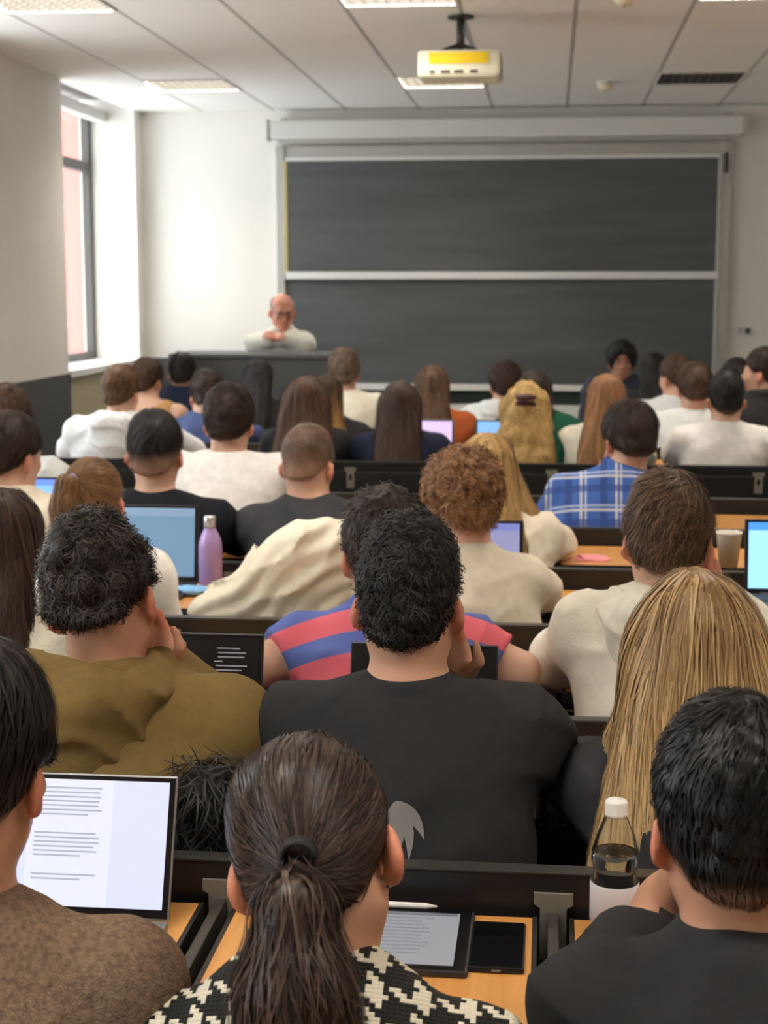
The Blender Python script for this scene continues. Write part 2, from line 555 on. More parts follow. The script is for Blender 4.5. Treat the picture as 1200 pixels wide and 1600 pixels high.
names_row = {-1: 'bench row directly behind the three nearest students', 0: 'nearest bench row with beech desks under the open laptop and tablet',
             1: 'second bench row, its rail behind the white hoodie and striped polo', 2: 'third bench row, with the cream coat heaped over its rail',
             3: 'fourth bench row, carrying the lavender bottle', 4: 'fifth bench row, carrying the paper coffee cup',
             5: 'sixth bench row, just past the blue plaid shirt', 6: 'seventh bench row with empty folded desks and long black rail',
             7: 'eighth bench row, in front of the pink lit laptop', 8: 'ninth bench row, behind the foremost bench', 9: 'foremost bench row towards the blackboard'}
XA, XB = BX0 - 5 * PITCHX, BX0 + 6 * PITCHX
for k, D in DR.items():
    row = tag(empty('bench_row', (0, D, 0)), names_row[k], 'bench', 'rows of lecture benches')
    box('back_rail', (XA - .03, -.014, ZR - .20), (XB + .03, .014, ZR - .004), m_black, row, .003)
    box('rail_lit_top', (XA - .03, -.016, ZR - .004), (XB + .03, .016, ZR), m_rail_top, row, .0015)  # thin strip painted as the lit top face of the rail
    box('modesty_panel', (XA, -.008, .25), (XB, .008, ZR - .22), m_black, row)
    for s, xx in ((-1, XA - .035), (1, XB + .035)):
        obj('end_cap', bm_tube(bmesh.new(), [(xx - s * .006, 0, ZR - .03), (xx + s * .03, 0, ZR - .03)], .026, 16), m_brk, row, True)
    for i in range(12):
        x = XA + i * PITCHX
        inst('bracket_plate', me_plate, row, (x, -.021, ZR - .03))
        inst('leg', me_leg, row, (x, .03 if k > -1 else .03, ZD + .0))
        if k != 6:
            inst('desk_arm', me_arm, row, (x, 0, ZD + .035))
        inst('seat_arm', me_sarm, row, (x, .045, .42))
        if i < 11:
            xc = x + PITCHX / 2
            if k == 6:
                inst('folded_desk_board', me_folded, row, (xc, -.03, ZD - .16))
            else:
                bo = inst('desk_board', me_board, row, (xc, -.225, ZD - .009))
                inst('edge_band', me_bedge, bo, (0, 0, 0))
            inst('seat', me_seatm, row, (xc, .02, .425))

# ------------------------------------------------------------------ signed-distance modelling
def V(*a):
    return np.array(a, float)


def eul(pitch=0, yaw=0, roll=0):
    """head rotation: pitch>0 looks down, yaw>0 turns left, roll>0 tips to the right"""
    return np.array(Euler((-pitch, 0, 0)).to_matrix()) if not (yaw or roll) else \
        np.array((Euler((0, 0, yaw)).to_matrix() @ Euler((0, roll, 0)).to_matrix() @ Euler((-pitch, 0, 0)).to_matrix()))


class Grid:
    def __init__(s, lo, hi, h):
        s.lo = np.asarray(lo, float)
        s.h = h
        s.n = np.maximum(np.ceil((np.asarray(hi) - s.lo) / h).astype(int) + 1, 4)
        s.F = np.ones(s.n, np.float32)

    def sl(s, lo, hi):
        a = np.clip(np.floor((lo - s.lo) / s.h).astype(int), 0, s.n - 1)
        b = np.clip(np.ceil((hi - s.lo) / s.h).astype(int) + 1, 1, s.n)
        ax = [(s.lo[i] + s.h * np.arange(a[i], b[i])).astype(np.float32) for i in range(3)]
        return (slice(a[0], b[0]), slice(a[1], b[1]), slice(a[2], b[2])), ax[0][:, None, None], ax[1][None, :, None], ax[2][None, None, :]

    def put(s, prim, k=.02, op='add', inf=0.0):
        fn, lo, hi = prim
        pad = k + 3 * s.h + abs(inf)
        S, X, Y, Z = s.sl(lo - pad, hi + pad)
        A = s.F[S]
        if A.size == 0:
            return
        d = fn(X, Y, Z) - inf
        if op == 'add':
            t = np.maximum(k - np.abs(A - d), 0) / k
            s.F[S] = np.minimum(A, d) - t * t * k * .25
        else:
            d = -d
            t = np.maximum(k - np.abs(A - d), 0) / k
            s.F[S] = np.maximum(A, d) + t * t * k * .25

    def axes(s):
        ax = [(s.lo[i] + s.h * np.arange(s.n[i])).astype(np.float32) for i in range(3)]
        return ax[0][:, None, None], ax[1][None, :, None], ax[2][None, None, :]

    def cut(s, p0, nrm, k=.006, noise=0):
        """keep the side nrm points away from"""
        X, Y, Z = s.axes()
        d = (X - p0[0]) * nrm[0] + (Y - p0[1]) * nrm[1] + (Z - p0[2]) * nrm[2] + noise
        t = np.maximum(k - np.abs(s.F - d), 0) / k
        s.F = (np.maximum(s.F, d) + t * t * k * .25).astype(np.float32)

    def samp(s, P):
        q = np.clip((P - s.lo) / s.h, 0, s.n - 1.001)
        i = q.astype(int)
        f = q - i
        F = s.F
        x, y, z = i.T
        fx, fy, fz = f.T
        c = 0
        for dx in (0, 1):
            for dy in (0, 1):
                for dz in (0, 1):
                    w = (fx if dx else 1 - fx) * (fy if dy else 1 - fy) * (fz if dz else 1 - fz)
                    c = c + w * F[x + dx, y + dy, z + dz]
        return c

    def grad(s, P):
        e = s.h
        g = np.stack([s.samp(P + V(*(e * (np.arange(3) == i)))) - s.samp(P - V(*(e * (np.arange(3) == i)))) for i in range(3)], 1)
        return g / (np.linalg.norm(g, axis=1, keepdims=True) + 1e-9)

    def mesh(s):
        F = s.F
        F[0], F[-1], F[:, 0], F[:, -1], F[:, :, 0], F[:, :, -1] = (1,) * 6
        B = F < 0
        c = np.zeros(tuple(s.n - 1), np.int8)
        cor = [(x, y, z) for x in (0, 1) for y in (0, 1) for z in (0, 1)]
        nx, ny, nz = s.n - 1
        for x, y, z in cor:
            c += B[x:x + nx, y:y + ny, z:z + nz]
        act = (c > 0) & (c < 8)
        I = np.argwhere(act)
        if len(I) == 0:
            return np.zeros((0, 3)), np.zeros((0, 4), int)
        vals = {q: F[I[:, 0] + q[0], I[:, 1] + q[1], I[:, 2] + q[2]] for q in cor}
        acc = np.zeros((len(I), 3))
        cnt = np.zeros(len(I))
        for q in cor:
            for ax in range(3):
                if q[ax] == 0:
                    r = list(q)
                    r[ax] = 1
                    a, b = vals[q], vals[tuple(r)]
                    m = (a < 0) != (b < 0)
                    t = np.where(m, a / np.where(m, a - b, 1), 0)
                    p = np.tile(np.array(q, float), (len(I), 1))
                    p[:, ax] = t
                    acc[m] += p[m]
                    cnt[m] += 1
        verts = s.lo + s.h * (I + acc / cnt[:, None])
        idx = np.full(act.shape, -1, np.int32)
        idx[act] = np.arange(len(I))
        Q = []
        for ax in range(3):
            u, v = (ax + 1) % 3, (ax + 2) % 3
            S0 = [slice(1, -1)] * 3
            S1 = [slice(1, -1)] * 3
            S0[ax] = slice(0, -1)
            S1[ax] = slice(1, None)
            a, b = B[tuple(S0)], B[tuple(S1)]
            E = np.argwhere(a != b)
            if len(E) == 0:
                continue
            fl = a[tuple(E.T)]
            off = np.ones(3, int)
            off[ax] = 0
            E = E + off
            q = []
            for du, dv in ((-1, -1), (0, -1), (0, 0), (-1, 0)):
                w = E.copy()
                w[:, u] += du
                w[:, v] += dv
                q.append(idx[w[:, 0], w[:, 1], w[:, 2]])
            q = np.stack(q, 1)
            q[~fl] = q[~fl][:, ::-1]
            Q.append(q)
        return verts, np.concatenate(Q)


def ell(c, r, R=None):
    c, r = np.asarray(c, float), np.asarray(r, float)
    ext = r if R is None else np.sqrt(((np.asarray(R) * r) ** 2).sum(1))

    def fn(X, Y, Z):
        x, y, z = X - c[0], Y - c[1], Z - c[2]
        if R is not None:
            x, y, z = (R[0][0] * x + R[1][0] * y + R[2][0] * z, R[0][1] * x + R[1][1] * y + R[2][1] * z, R[0][2] * x + R[1][2] * y + R[2][2] * z)
        x, y, z = x / r[0], y / r[1], z / r[2]
        k0 = np.sqrt(x * x + y * y + z * z)
        k1 = np.sqrt((x / r[0]) ** 2 + (y / r[1]) ** 2 + (z / r[2]) ** 2) + 1e-6
        return k0 * (k0 - 1) / k1
    return fn, c - ext, c + ext


def cone(a, b, r1, r2):
    a, b = np.asarray(a, float), np.asarray(b, float)
    ab = b - a
    L2 = ab @ ab + 1e-12

    def fn(X, Y, Z):
        x, y, z = X - a[0], Y - a[1], Z - a[2]
        t = np.clip((x * ab[0] + y * ab[1] + z * ab[2]) / L2, 0, 1)
        return np.sqrt((x - t * ab[0]) ** 2 + (y - t * ab[1]) ** 2 + (z - t * ab[2]) ** 2) - (r1 + (r2 - r1) * t)
    m = max(r1, r2)
    return fn, np.minimum(a, b) - m, np.maximum(a, b) + m


def torus(c, R, major, minor, sx=1.0):
    c = np.asarray(c, float)
    R = np.asarray(R)

    def fn(X, Y, Z):
        x, y, z = X - c[0], Y - c[1], Z - c[2]
        x, y, z = (R[0][0] * x + R[1][0] * y + R[2][0] * z, R[0][1] * x + R[1][1] * y + R[2][1] * z, R[0][2] * x + R[1][2] * y + R[2][2] * z)
        q = np.sqrt((x / sx) ** 2 + y * y) - major
        return np.sqrt(q * q + z * z) - minor
    m = (major + minor) * max(1, sx)
    return fn, c - m, c + m


def sines(X, Y, Z, f, seed, n=5, warp=1.2):
    rs = np.random.RandomState(seed)
    out = 0
    wx = np.sin(X * f * .6 + Z * f * .5 + rs.rand() * 6) * warp
    for i in range(n):
        d = rs.randn(3)
        d /= np.linalg.norm(d)
        out = out + np.sin((X * d[0] + Y * d[1] + Z * d[2]) * f * (.7 + .7 * rs.rand()) + wx + rs.rand() * 6)
    return out / n


def np_mesh(name, verts, quads, mat, attrs=None, tris=None):
    me = bpy.data.meshes.new(name)
    me.vertices.add(len(verts))
    me.vertices.foreach_set('co', np.ascontiguousarray(verts, np.float32).ravel())
    nq = len(quads)
    me.loops.add(4 * nq)
    me.loops.foreach_set('vertex_index', np.ascontiguousarray(quads, np.int32).ravel())
    me.polygons.add(nq)
    me.polygons.foreach_set('loop_start', np.arange(0, 4 * nq, 4, dtype=np.int32))
    me.polygons.foreach_set('use_smooth', np.ones(nq, bool))
    for m in (mat if isinstance(mat, list) else [mat]):
        me.materials.append(m)
    for k, v in (attrs or {}).items():
        a = me.attributes.new(k, 'FLOAT', 'POINT')
        a.data.foreach_set('value', np.ascontiguousarray(v, np.float32))
    me.update()
    me.validate()
    return me


def relax(v, q, it=2, lam=.5):
    n = len(v)
    for _ in range(it):
        acc = np.zeros_like(v)
        cnt = np.zeros(n)
        for a, b in ((0, 1), (1, 2), (2, 3), (3, 0)):
            for i, j in ((a, b), (b, a)):
                for k in range(3):
                    acc[:, k] += np.bincount(q[:, i], v[q[:, j], k], n)
                cnt += np.bincount(q[:, i], minlength=n)
        v = v + lam * (acc / np.maximum(cnt, 1)[:, None] - v)
    return v


# ------------------------------------------------------------------ people materials
def skin_mat(rgb):
    key = 'skin_%d_%d_%d' % rgb
    if key in MATS:
        return MATS[key]
    m, n, l, b = new_mat(key)
    at_ = n.new('ShaderNodeAttribute')
    at_.attribute_name = 'ruddy'
    tc = n.new('ShaderNodeTexCoord')
    nz = n.new('ShaderNodeTexNoise')
    nz.inputs['Scale'].default_value = 25
    l.new(tc.outputs['Object'], nz.inputs['Vector'])
    mx = n.new('ShaderNodeMix')
    mx.data_type = 'RGBA'
    c = lin(rgb)
    mx.inputs['A'].default_value = (*c, 1)
    mx.inputs['B'].default_value = (min(1, c[0] * 1.02), c[1] * .62, c[2] * .55, 1)
    l.new(at_.outputs['Fac'], mx.inputs['Factor'])
    mv = n.new('ShaderNodeMix')
    mv.data_type = 'RGBA'
    mv.blend_type = 'MULTIPLY'
    mv.inputs['Factor'].default_value = .25
    l.new(mx.outputs['Result'], mv.inputs['A'])
    l.new(nz.outputs['Fac'], mv.inputs['B'])
    l.new(mv.outputs['Result'], b.inputs['Base Color'])
    b.inputs['Roughness'].default_value = .5
    b.inputs['Subsurface Weight'].default_value = .12
    b.inputs['Subsurface Radius'].default_value = (.012, .005, .003)
    MATS[key] = m
    return m


def hair_mat(dark, light, skin, rough=.42):
    key = 'hair_%s_%s_%s' % (dark, light, skin)
    if key in MATS:
        return MATS[key]
    m, n, l, b = new_mat('hair')
    at_ = n.new('ShaderNodeAttribute')
    at_.attribute_name = 'tone'
    r = n.new('ShaderNodeValToRGB')
    r.color_ramp.elements[0].color = (*lin(dark), 1)
    r.color_ramp.elements[1].color = (*lin(light), 1)
    l.new(at_.outputs['Fac'], r.inputs['Fac'])
    fa = n.new('ShaderNodeAttribute')
    fa.attribute_name = 'fade'
    mx = n.new('ShaderNodeMix')
    mx.data_type = 'RGBA'
    mx.inputs['B'].default_value = (*lin(skin), 1)
    l.new(fa.outputs['Fac'], mx.inputs['Factor'])
    l.new(r.outputs['Color'], mx.inputs['A'])
    l.new(mx.outputs['Result'], b.inputs['Base Color'])
    b.inputs['Roughness'].default_value = rough
    b.inputs['Specular IOR Level'].default_value = .28
    MATS[key] = m
    return m


def cloth(name, rgb, rough=.9, bump=.25, bscale=500, var=.06, vscale=40):
    return plain('fabric_' + name, rgb, rough, 0, bump, bscale, var, vscale, spec=.25)


def node_math(n, l, op, a, b=None):
    q = n.new('ShaderNodeMath')
    q.operation = op
    for i, v in enumerate((a, b)):
        if v is None:
            continue
        if isinstance(v, (int, float)):
            q.inputs[i].default_value = v
        else:
            l.new(v, q.inputs[i])
    return q.outputs[0]


def pattern_coords(n, l, ky=-.5):
    tc = n.new('ShaderNodeTexCoord')
    sx = n.new('ShaderNodeSeparateXYZ')
    l.new(tc.outputs['Object'], sx.inputs[0])
    v = node_math(n, l, 'ADD', sx.outputs['Z'], node_math(n, l, 'MULTIPLY', sx.outputs['Y'], ky))
    return sx.outputs['X'], v


def stripe_mat():
    m, n, l, b = new_mat('fabric_pink_blue_stripes')
    x, v = pattern_coords(n, l, .25)
    w = node_math(n, l, 'MULTIPLY', node_math(n, l, 'MULTIPLY', x, x), .9)
    v = node_math(n, l, 'ADD', v, w)
    f = node_math(n, l, 'FRACT', node_math(n, l, 'DIVIDE', v, .098))
    g = node_math(n, l, 'GREATER_THAN', f, .52)
    mx = n.new('ShaderNodeMix')
    mx.data_type = 'RGBA'
    mx.inputs['A'].default_value = (*lin((226, 104, 118)), 1)
    mx.inputs['B'].default_value = (*lin((92, 108, 176)), 1)
    l.new(g, mx.inputs['Factor'])
    l.new(mx.outputs['Result'], b.inputs['Base Color'])
    b.inputs['Roughness'].default_value = .9
    return m


def plaid_mat():
    m, n, l, b = new_mat('fabric_blue_plaid')
    x, v = pattern_coords(n, l, .3)
    tot = None
    col = None
    base = (*lin((62, 98, 172)), 1)
    prev = None
    for co, per, segs in ((x, .125, ((.42, .50, (214, 210, 200)), (.56, .62, (196, 200, 214)), (.0, .20, (40, 62, 120)))),
                          (v, .135, ((.42, .50, (206, 206, 206)), (.56, .62, (190, 200, 220)), (.0, .20, (44, 70, 134))))):
        f = node_math(n, l, 'FRACT', node_math(n, l, 'DIVIDE', co, per))
        for a, bb_, c in segs:
            k = node_math(n, l, 'MULTIPLY', node_math(n, l, 'GREATER_THAN', f, a), node_math(n, l, 'LESS_THAN', f, bb_))
            k = node_math(n, l, 'MULTIPLY', k, .72)
            mx = n.new('ShaderNodeMix')
            mx.data_type = 'RGBA'
            if prev is None:
                mx.inputs['A'].default_value = base
            else:
                l.new(prev, mx.inputs['A'])
            mx.inputs['B'].default_value = (*lin(c), 1)
            l.new(k, mx.inputs['Factor'])
            prev = mx.outputs['Result']
    l.new(prev, b.inputs['Base Color'])
    b.inputs['Roughness'].default_value = .9
    return m


def houndstooth_mat():
    m, n, l, b = new_mat('fabric_houndstooth_knit')
    x, v = pattern_coords(n, l, .7)
    T = .0062
    u = node_math(n, l, 'FLOOR', node_math(n, l, 'DIVIDE', x, T))
    w = node_math(n, l, 'FLOOR', node_math(n, l, 'DIVIDE', v, T))
    def md(a, q):
        return node_math(n, l, 'FLOORED_MODULO', a, q)
    warp = node_math(n, l, 'LESS_THAN', md(u, 8), 2.5)
    weft = node_math(n, l, 'LESS_THAN', md(w, 8), 2.5)
    tw = node_math(n, l, 'LESS_THAN', md(node_math(n, l, 'ADD', u, w), 4), 1.5)
    sel = node_math(n, l, 'ADD', node_math(n, l, 'MULTIPLY', tw, warp), node_math(n, l, 'MULTIPLY', node_math(n, l, 'SUBTRACT', 1.0, tw), weft))
    mx = n.new('ShaderNodeMix')
    mx.data_type = 'RGBA'
    mx.inputs['A'].default_value = (*lin((26, 26, 24)), 1)
    mx.inputs['B'].default_value = (*lin((226, 220, 200)), 1)
    l.new(sel, mx.inputs['Factor'])
    l.new(mx.outputs['Result'], b.inputs['Base Color'])
    b.inputs['Roughness'].default_value = .95
    # knitted relief
    fx = node_math(n, l, 'FRACT', node_math(n, l, 'DIVIDE', x, T))
    fy = node_math(n, l, 'FRACT', node_math(n, l, 'DIVIDE', v, T))
    hgt = node_math(n, l, 'MULTIPLY', node_math(n, l, 'SINE', node_math(n, l, 'MULTIPLY', fx, PI)), node_math(n, l, 'SINE', node_math(n, l, 'MULTIPLY', fy, PI)))
    bp = n.new('ShaderNodeBump')
    bp.inputs['Strength'].default_value = .5
    bp.inputs['Distance'].default_value = .003
    l.new(hgt, bp.inputs['Height'])
    l.new(bp.outputs['Normal'], b.inputs['Normal'])
    return m


# ------------------------------------------------------------------ hair
def ribbons(P, Nn, w, taper=True):
    """P (n,s,3) points, Nn (n,s,3) outward normals -> verts, quads"""
    n, s, _ = P.shape
    T = np.gradient(P, axis=1)
    sd = np.cross(T, Nn)
    sd /= np.linalg.norm(sd, axis=2, keepdims=True) + 1e-9
    t = np.linspace(0, 1, s)
    ww = w[:, None] * (np.clip(1.15 - t ** 2.5, .12, 1) if taper else 1)[None, :]
    A, B = P - sd * ww[..., None], P + sd * ww[..., None]
    verts = np.stack([A, B], 2).reshape(-1, 3)
    i = (np.arange(n)[:, None] * s + np.arange(s - 1)[None, :]) * 2
    quads = np.stack([i, i + 1, i + 3, i + 2], -1).reshape(-1, 4)
    return verts, quads


def march(G, seeds, flow, steps, step, off, rs, jit=.25, lift=0.0, curl=0.0, curl_f=1.0):
    p = seeds.copy()
    n = len(p)
    out, nn = [], []
    vp = None
    jd = rs.randn(n, 3) * jit
    ph = rs.rand(n) * 6.28
    cf = curl_f * (.7 + .6 * rs.rand(n))
    for i in range(steps):
        g = G.grad(p)
        out.append(p + g * (off * (1 + lift * i / steps))[:, None])
        nn.append(g)
        v = flow(p) + jd
        v = v - g * (v * g).sum(1, keepdims=True)
        v /= np.linalg.norm(v, axis=1, keepdims=True) + 1e-9
        if vp is not None:
            v = .55 * vp + .45 * v
            v /= np.linalg.norm(v, axis=1, keepdims=True) + 1e-9
        vp = v
        if curl:
            sd = np.cross(v, g)
            q = v + sd * (curl * np.sin(ph + i * cf))[:, None]
            q /= np.linalg.norm(q, axis=1, keepdims=True)
        else:
            q = v
        p = p + q * step[:, None]
        d = np.clip(G.samp(p), -.02, .02)
        p = p - G.grad(p) * d[:, None]
    return np.stack(out, 1), np.stack(nn, 1)


class Hair:
    def __init__(s):
        s.v, s.q, s.tone, s.fade, s.k = [], [], [], [], 0

    def add(s, v, q, tone, fade):
        s.v.append(v)
        s.q.append(q + s.k)
        s.k += len(v)
        s.tone.append(tone)
        s.fade.append(fade)


def make_hair(sp, Hc, R, Nk, h, rs):
    """returns verts, quads, tone, fade in person space"""
    kind = sp['hair']
    hs = sp['hs']
    vol = sp.get('vol', .012)      # thickness on the crown
    side = sp.get('side', .006)
    ns = sp.get('strands', 0)
    fem_ = sp.get('fem', False)
    H = Hair()

    def L(x, y, z):
        return Hc + R @ (V(x, y, z) * hs)
    longh = kind in ('long', 'halfup')
    lo = Hc - .20
    hi = Hc + .20
    if longh:
        ln = sp.get('length', .38)
        lo = lo + V(-.05, -.12, -ln)
        hi = hi + V(.05, .0, 0)
    G = Grid(lo, hi, h)
    G.put(ell(L(0, -.014, .026), V(.077 + side, .099 + side, .092 + vol) * hs, R), .01)
    if kind != 'pony':
        G.put(ell(L(0, -.02, .05), V(.070 + side * 1.1, .085 + side, .075 + vol) * hs, R), .03)
    G.put(ell(L(0, -.058, -.045), V(.058 + side * .6, .042 + side, .055) * hs, R), .03)
    if sp.get('top'):                      # raised quiff or mop
        tx, ty, tz, rx, ry, rz = sp['top']
        G.put(ell(L(tx, ty, tz), V(rx, ry, rz) * hs, R), .03)
    ca = sp.get('curl', 0)
    X, Y, Z = G.axes()
    if ca:
        f = sp.get('curlf', 150)
        G.F += ca * sines(X, Y, Z, f, rs.randint(999), 4, 1.5).astype(np.float32)
        G.F += (ca * .6) * sines(X, Y, Z, f * .4, rs.randint(999), 3, 1.5).astype(np.float32)
    else:
        G.F += sp.get('tuft', .0045) * sines(X, Y, Z, 62, rs.randint(999), 4, 1.2).astype(np.float32)
    if sp.get('afro'):
        # a full round head of hair, open only at the face
        G.put(ell(L(0, .105, -.040), V(.064, .085, .100) * hs, R), .012, 'sub')
        G.cut(L(0, 0, -.095), R @ V(0, .15, -1), .02)
    elif not longh:
        # hairline: keep above a plane from the nape to the forehead
        nz = sp.get('nape', -.078)
        a, b = L(0, -.10, nz), L(0, .095, sp.get('front', .055))
        d = b - a
        nrm = np.cross(d, R @ V(1, 0, 0))
        nrm /= np.linalg.norm(nrm)
        if nrm @ (R @ V(0, 0, 1)) > 0:
            nrm = -nrm
        G.cut(a, nrm, .012, .004 * sines(X, Y, Z, 110, rs.randint(999), 4))
        for sx in (() if sp.get('afro') else (-1, 1)):    # room for the ears, and the nape draws in below them
            G.put(ell(L(sx * .118, -.05, -.090), V(.058, .085, .062) * hs, R), .02, 'sub')
            G.put(ell(L(sx * .096, .006, -.026), V(.034, .032, .042) * hs, R), .01, 'sub')
    else:
        # the face stays free
        G.put(ell(L(0, .10, -.045), V(.068, .085, .105) * hs, R), .015, 'sub')
        wd = sp.get('wide', .085)
        drift = sp.get('drift', 0.0)
        n = 9
        a = L(0, -.055, .02)
        m_ = Nk + V(0, -.075, -.04)
        z1 = Hc[2] - sp.get('length', .38)
        e = V(m_[0] + drift, m_[1] - sp.get('back', .05), z1)
        for i in range(n + 1):
            t = i / n
            p = (1 - t) ** 2 * a + 2 * t * (1 - t) * m_ + t * t * e
            w_ = wd * (1 + sp.get('flare', .15) * t) * (1 - .35 * max(0, t - .75) / .25)
            G.put(ell(p, V(w_, .046 - .014 * t, .075 if i < n else .045)), .03)
        for sx in sp.get('locks', ()):    # hair falling beside the face on to the shoulder
            q0, q1, q2 = L(sx * .072, -.01, .0), Nk + V(sx * .105, .02, .0), Nk + V(sx * .12, .05, -.16)
            G.put(cone(q0, q1, .035, .04), .03)
            G.put(cone(q1, q2, .04, .025), .03)
        G.F += (.004) * sines(X * 1.6, Y * 1.2, Z * .35, 90, rs.randint(999), 5, .8).astype(np.float32)
        if kind == 'halfup':
            G.F += .012 * sines(X, Y, Z * .8, 85, rs.randint(999), 4, 1.4).astype(np.float32)
            G.put(ell(L(0, -.115, .035), V(.045, .03, .03) * hs, R), .01)
    if sp.get('bald'):
        G.put(ell(L(0, .02, .09), V(.088, .12, .085) * hs, R), .01, 'sub')
    v, q = G.mesh()
    v = relax(v, q, 1)
    inv = R.T

    def fadef(P):
        lv = (P - Hc) @ R / hs
        fz = sp.get('fade', (-.105, -.06, .6) if (not fem_) and not longh and kind != 'pony' and not sp.get('afro') else None)
        if not fz:
            return np.zeros(len(P))
        z0, z1, mxv = fz
        # the line rises from nape to temple
        return np.clip((z1 - (lv[:, 2] - .25 * (lv[:, 1] + .1))) / (z1 - z0), 0, 1) * mxv
    base = sp.get('base', .25)
    bt = np.clip(base + .35 * sines(v[:, 0] * 2, v[:, 1] * 2, v[:, 2] * .6, 160, rs.randint(999), 5) + .12 * rs.randn(len(v)), 0, 1)
    tipl = sp.get('tips', 0)
    if tipl:
        bt = np.clip(bt + tipl * np.clip((Hc[2] - v[:, 2]) / .35, -.2, 1), 0, 1)
    H.add(v, q, bt, fadef(v))
    if ns:
        sel = rs.randint(0, len(v), ns)
        P0 = v[sel]
        crown = L(sp.get('part', 0.0), -.045, .12)
        down = R @ V(0, 0, -1)
        back = R @ V(0, -1, 0)
        if kind == 'pony':
            T = L(*sp['tie'])
            def flow(p):
                d = T - p
                return d / (np.linalg.norm(d, axis=1, keepdims=True) + 1e-6)
            steps, ln_ = 9, np.clip(np.linalg.norm(T - P0, axis=1) / 8, .003, .02)
            stp = ln_
        elif longh:
            def flow(p):
                d = p - crown
                d[:, 2] *= .3
                k = np.clip((p[:, 2] - Hc[2] + .02) / .1, 0, 1)[:, None]
                return V(0, 0, -1) + d / (np.linalg.norm(d, axis=1, keepdims=True) + 1e-6) * 1.4 * k
            steps, stp = 12, sp.get('slen', .018) * (.6 + .6 * rs.rand(ns))
        else:
            sw = sp.get('swirl', .5)
            fw = sp.get('comb', (0, 0, 0))
            fw = R @ V(*fw)
            def flow(p):
                d = p - crown
                d = d / (np.linalg.norm(d, axis=1, keepdims=True) + 1e-6)
                return d + sw * np.cross(d, R @ V(0, 0, 1)) + .35 * down + fw
            steps, stp = 7, sp.get('slen', .006) * (.5 + .8 * rs.rand(ns))
        off = .001 + .004 * rs.rand(ns) ** 2
        Pp, Nn = march(G, P0, flow, steps, stp, off, rs, sp.get('jit', .25), sp.get('lift', 1.0), sp.get('scurl', 0), sp.get('scf', 1.2))
        w_ = sp.get('sw', .0012) * (.6 + .8 * rs.rand(ns))
        rv, rq = ribbons(Pp, Nn, w_)
        s_ = Pp.shape[1]
        tn = np.repeat(np.clip(base + .5 * (rs.rand(ns) - .4) + (.25 * sines(P0[:, 0] * 2, P0[:, 1] * 2, P0[:, 2] * .6, 120, 5, 4)), 0, 1), s_ * 2)
        if tipl:
            tn = np.clip(tn + tipl * np.clip((Hc[2] - rv[:, 2]) / .35, -.2, 1), 0, 1)
        H.add(rv, rq, tn, fadef(rv))
    if kind == 'pony':
        T = L(*sp['tie'])
        ch = [T] + [T + V(*c) for c in sp['tail']]
        rad = sp['tailr']
        ch_lo, ch_hi = np.min(ch, 0) - .12, np.max(ch, 0) + .12
        G2 = Grid(ch_lo, ch_hi, h)
        for a, b, r1, r2 in zip(ch, ch[1:], rad, rad[1:]):
            m = (a + b) / 2
            G2.put(cone(a, b, r1, r2), .02)
        X, Y, Z = G2.axes()
        G2.F += .003 * sines(X * 1.6, Y * 1.6, Z * .25, 110, 7, 5, .8).astype(np.float32)
        v, q = G2.mesh()
        bt = np.clip(base + .35 * sines(v[:, 0] * 2, v[:, 1] * 2, v[:, 2] * .4, 200, 3, 5) + .1 * rs.randn(len(v)), 0, 1)
        H.add(v, q, bt, np.zeros(len(v)))
        if ns:
            m = int(ns * .8)
            P0 = v[rs.randint(0, len(v), m)]
            CH = np.array(ch)
            def flow(p):
                i = np.argmin(((p[:, None, :] - CH[None, :-1]) ** 2).sum(2), 1)
                d = CH[i + 1] - CH[i]
                return d / np.linalg.norm(d, axis=1, keepdims=True)
            Pp, Nn = march(G2, P0, flow, 10, .014 * (.6 + .7 * rs.rand(m)), .001 + .006 * rs.rand(m) ** 2, rs, .22, 1.5)
            rv, rq = ribbons(Pp, Nn, sp.get('sw', .0012) * (.6 + .8 * rs.rand(m)))
            H.add(rv, rq, np.repeat(np.clip(base + .55 * (rs.rand(m) - .4), 0, 1), 20), np.zeros(len(rv)))
    return np.concatenate(H.v), np.concatenate(H.q), np.concatenate(H.tone), np.concatenate(H.fade)


# ------------------------------------------------------------------ figure
def hand_prims(Wr, d, up, s, curlv=.5, scale=1.0):
    """palm and five fingers; d = direction of the hand, up = back of the hand, s = thumb side sign along cross(d,up)"""
    d = d / np.linalg.norm(d)
    up = up - d * (up @ d)
    up /= np.linalg.norm(up)
    sd = np.cross(d, up)
    out = []
    R = np.stack([sd, d, up], 1)
    out.append((ell(Wr + d * .045 * scale, V(.041, .052, .016) * scale, R), .012))
    for i, (o, ln) in enumerate(((-.030, .060), (-.010, .074), (.010, .078), (.029, .070))):
        o = o * -s
        b0 = Wr + d * .082 * scale + sd * o * scale
        a1 = curlv * .6
        d1 = d * math.cos(a1) - up * math.sin(a1)
        b1 = b0 + d1 * ln * .5 * scale
        a2 = curlv * 1.7
        d2 = d * math.cos(a2) - up * math.sin(a2)
        b2 = b1 + d2 * ln * .5 * scale
        out.append((cone(b0 - d * .02, b1, .0095 * scale, .0085 * scale), .006))
        out.append((cone(b1, b2, .0085 * scale, .0068 * scale), .006))
    t0 = Wr + d * .02 * scale + sd * s * .03 * scale - up * .004
    t1 = t0 + (d * .6 + sd * s * .7 - up * .25) * .045 * scale
    t2 = t1 + (d * .9 + sd * s * .2 - up * .35) * .034 * scale
    out.append((cone(t0, t1, .0135 * scale, .0105 * scale), .010))
    out.append((cone(t1, t2, .0105 * scale, .0078 * scale), .006))
    return out


PEOPLE = []


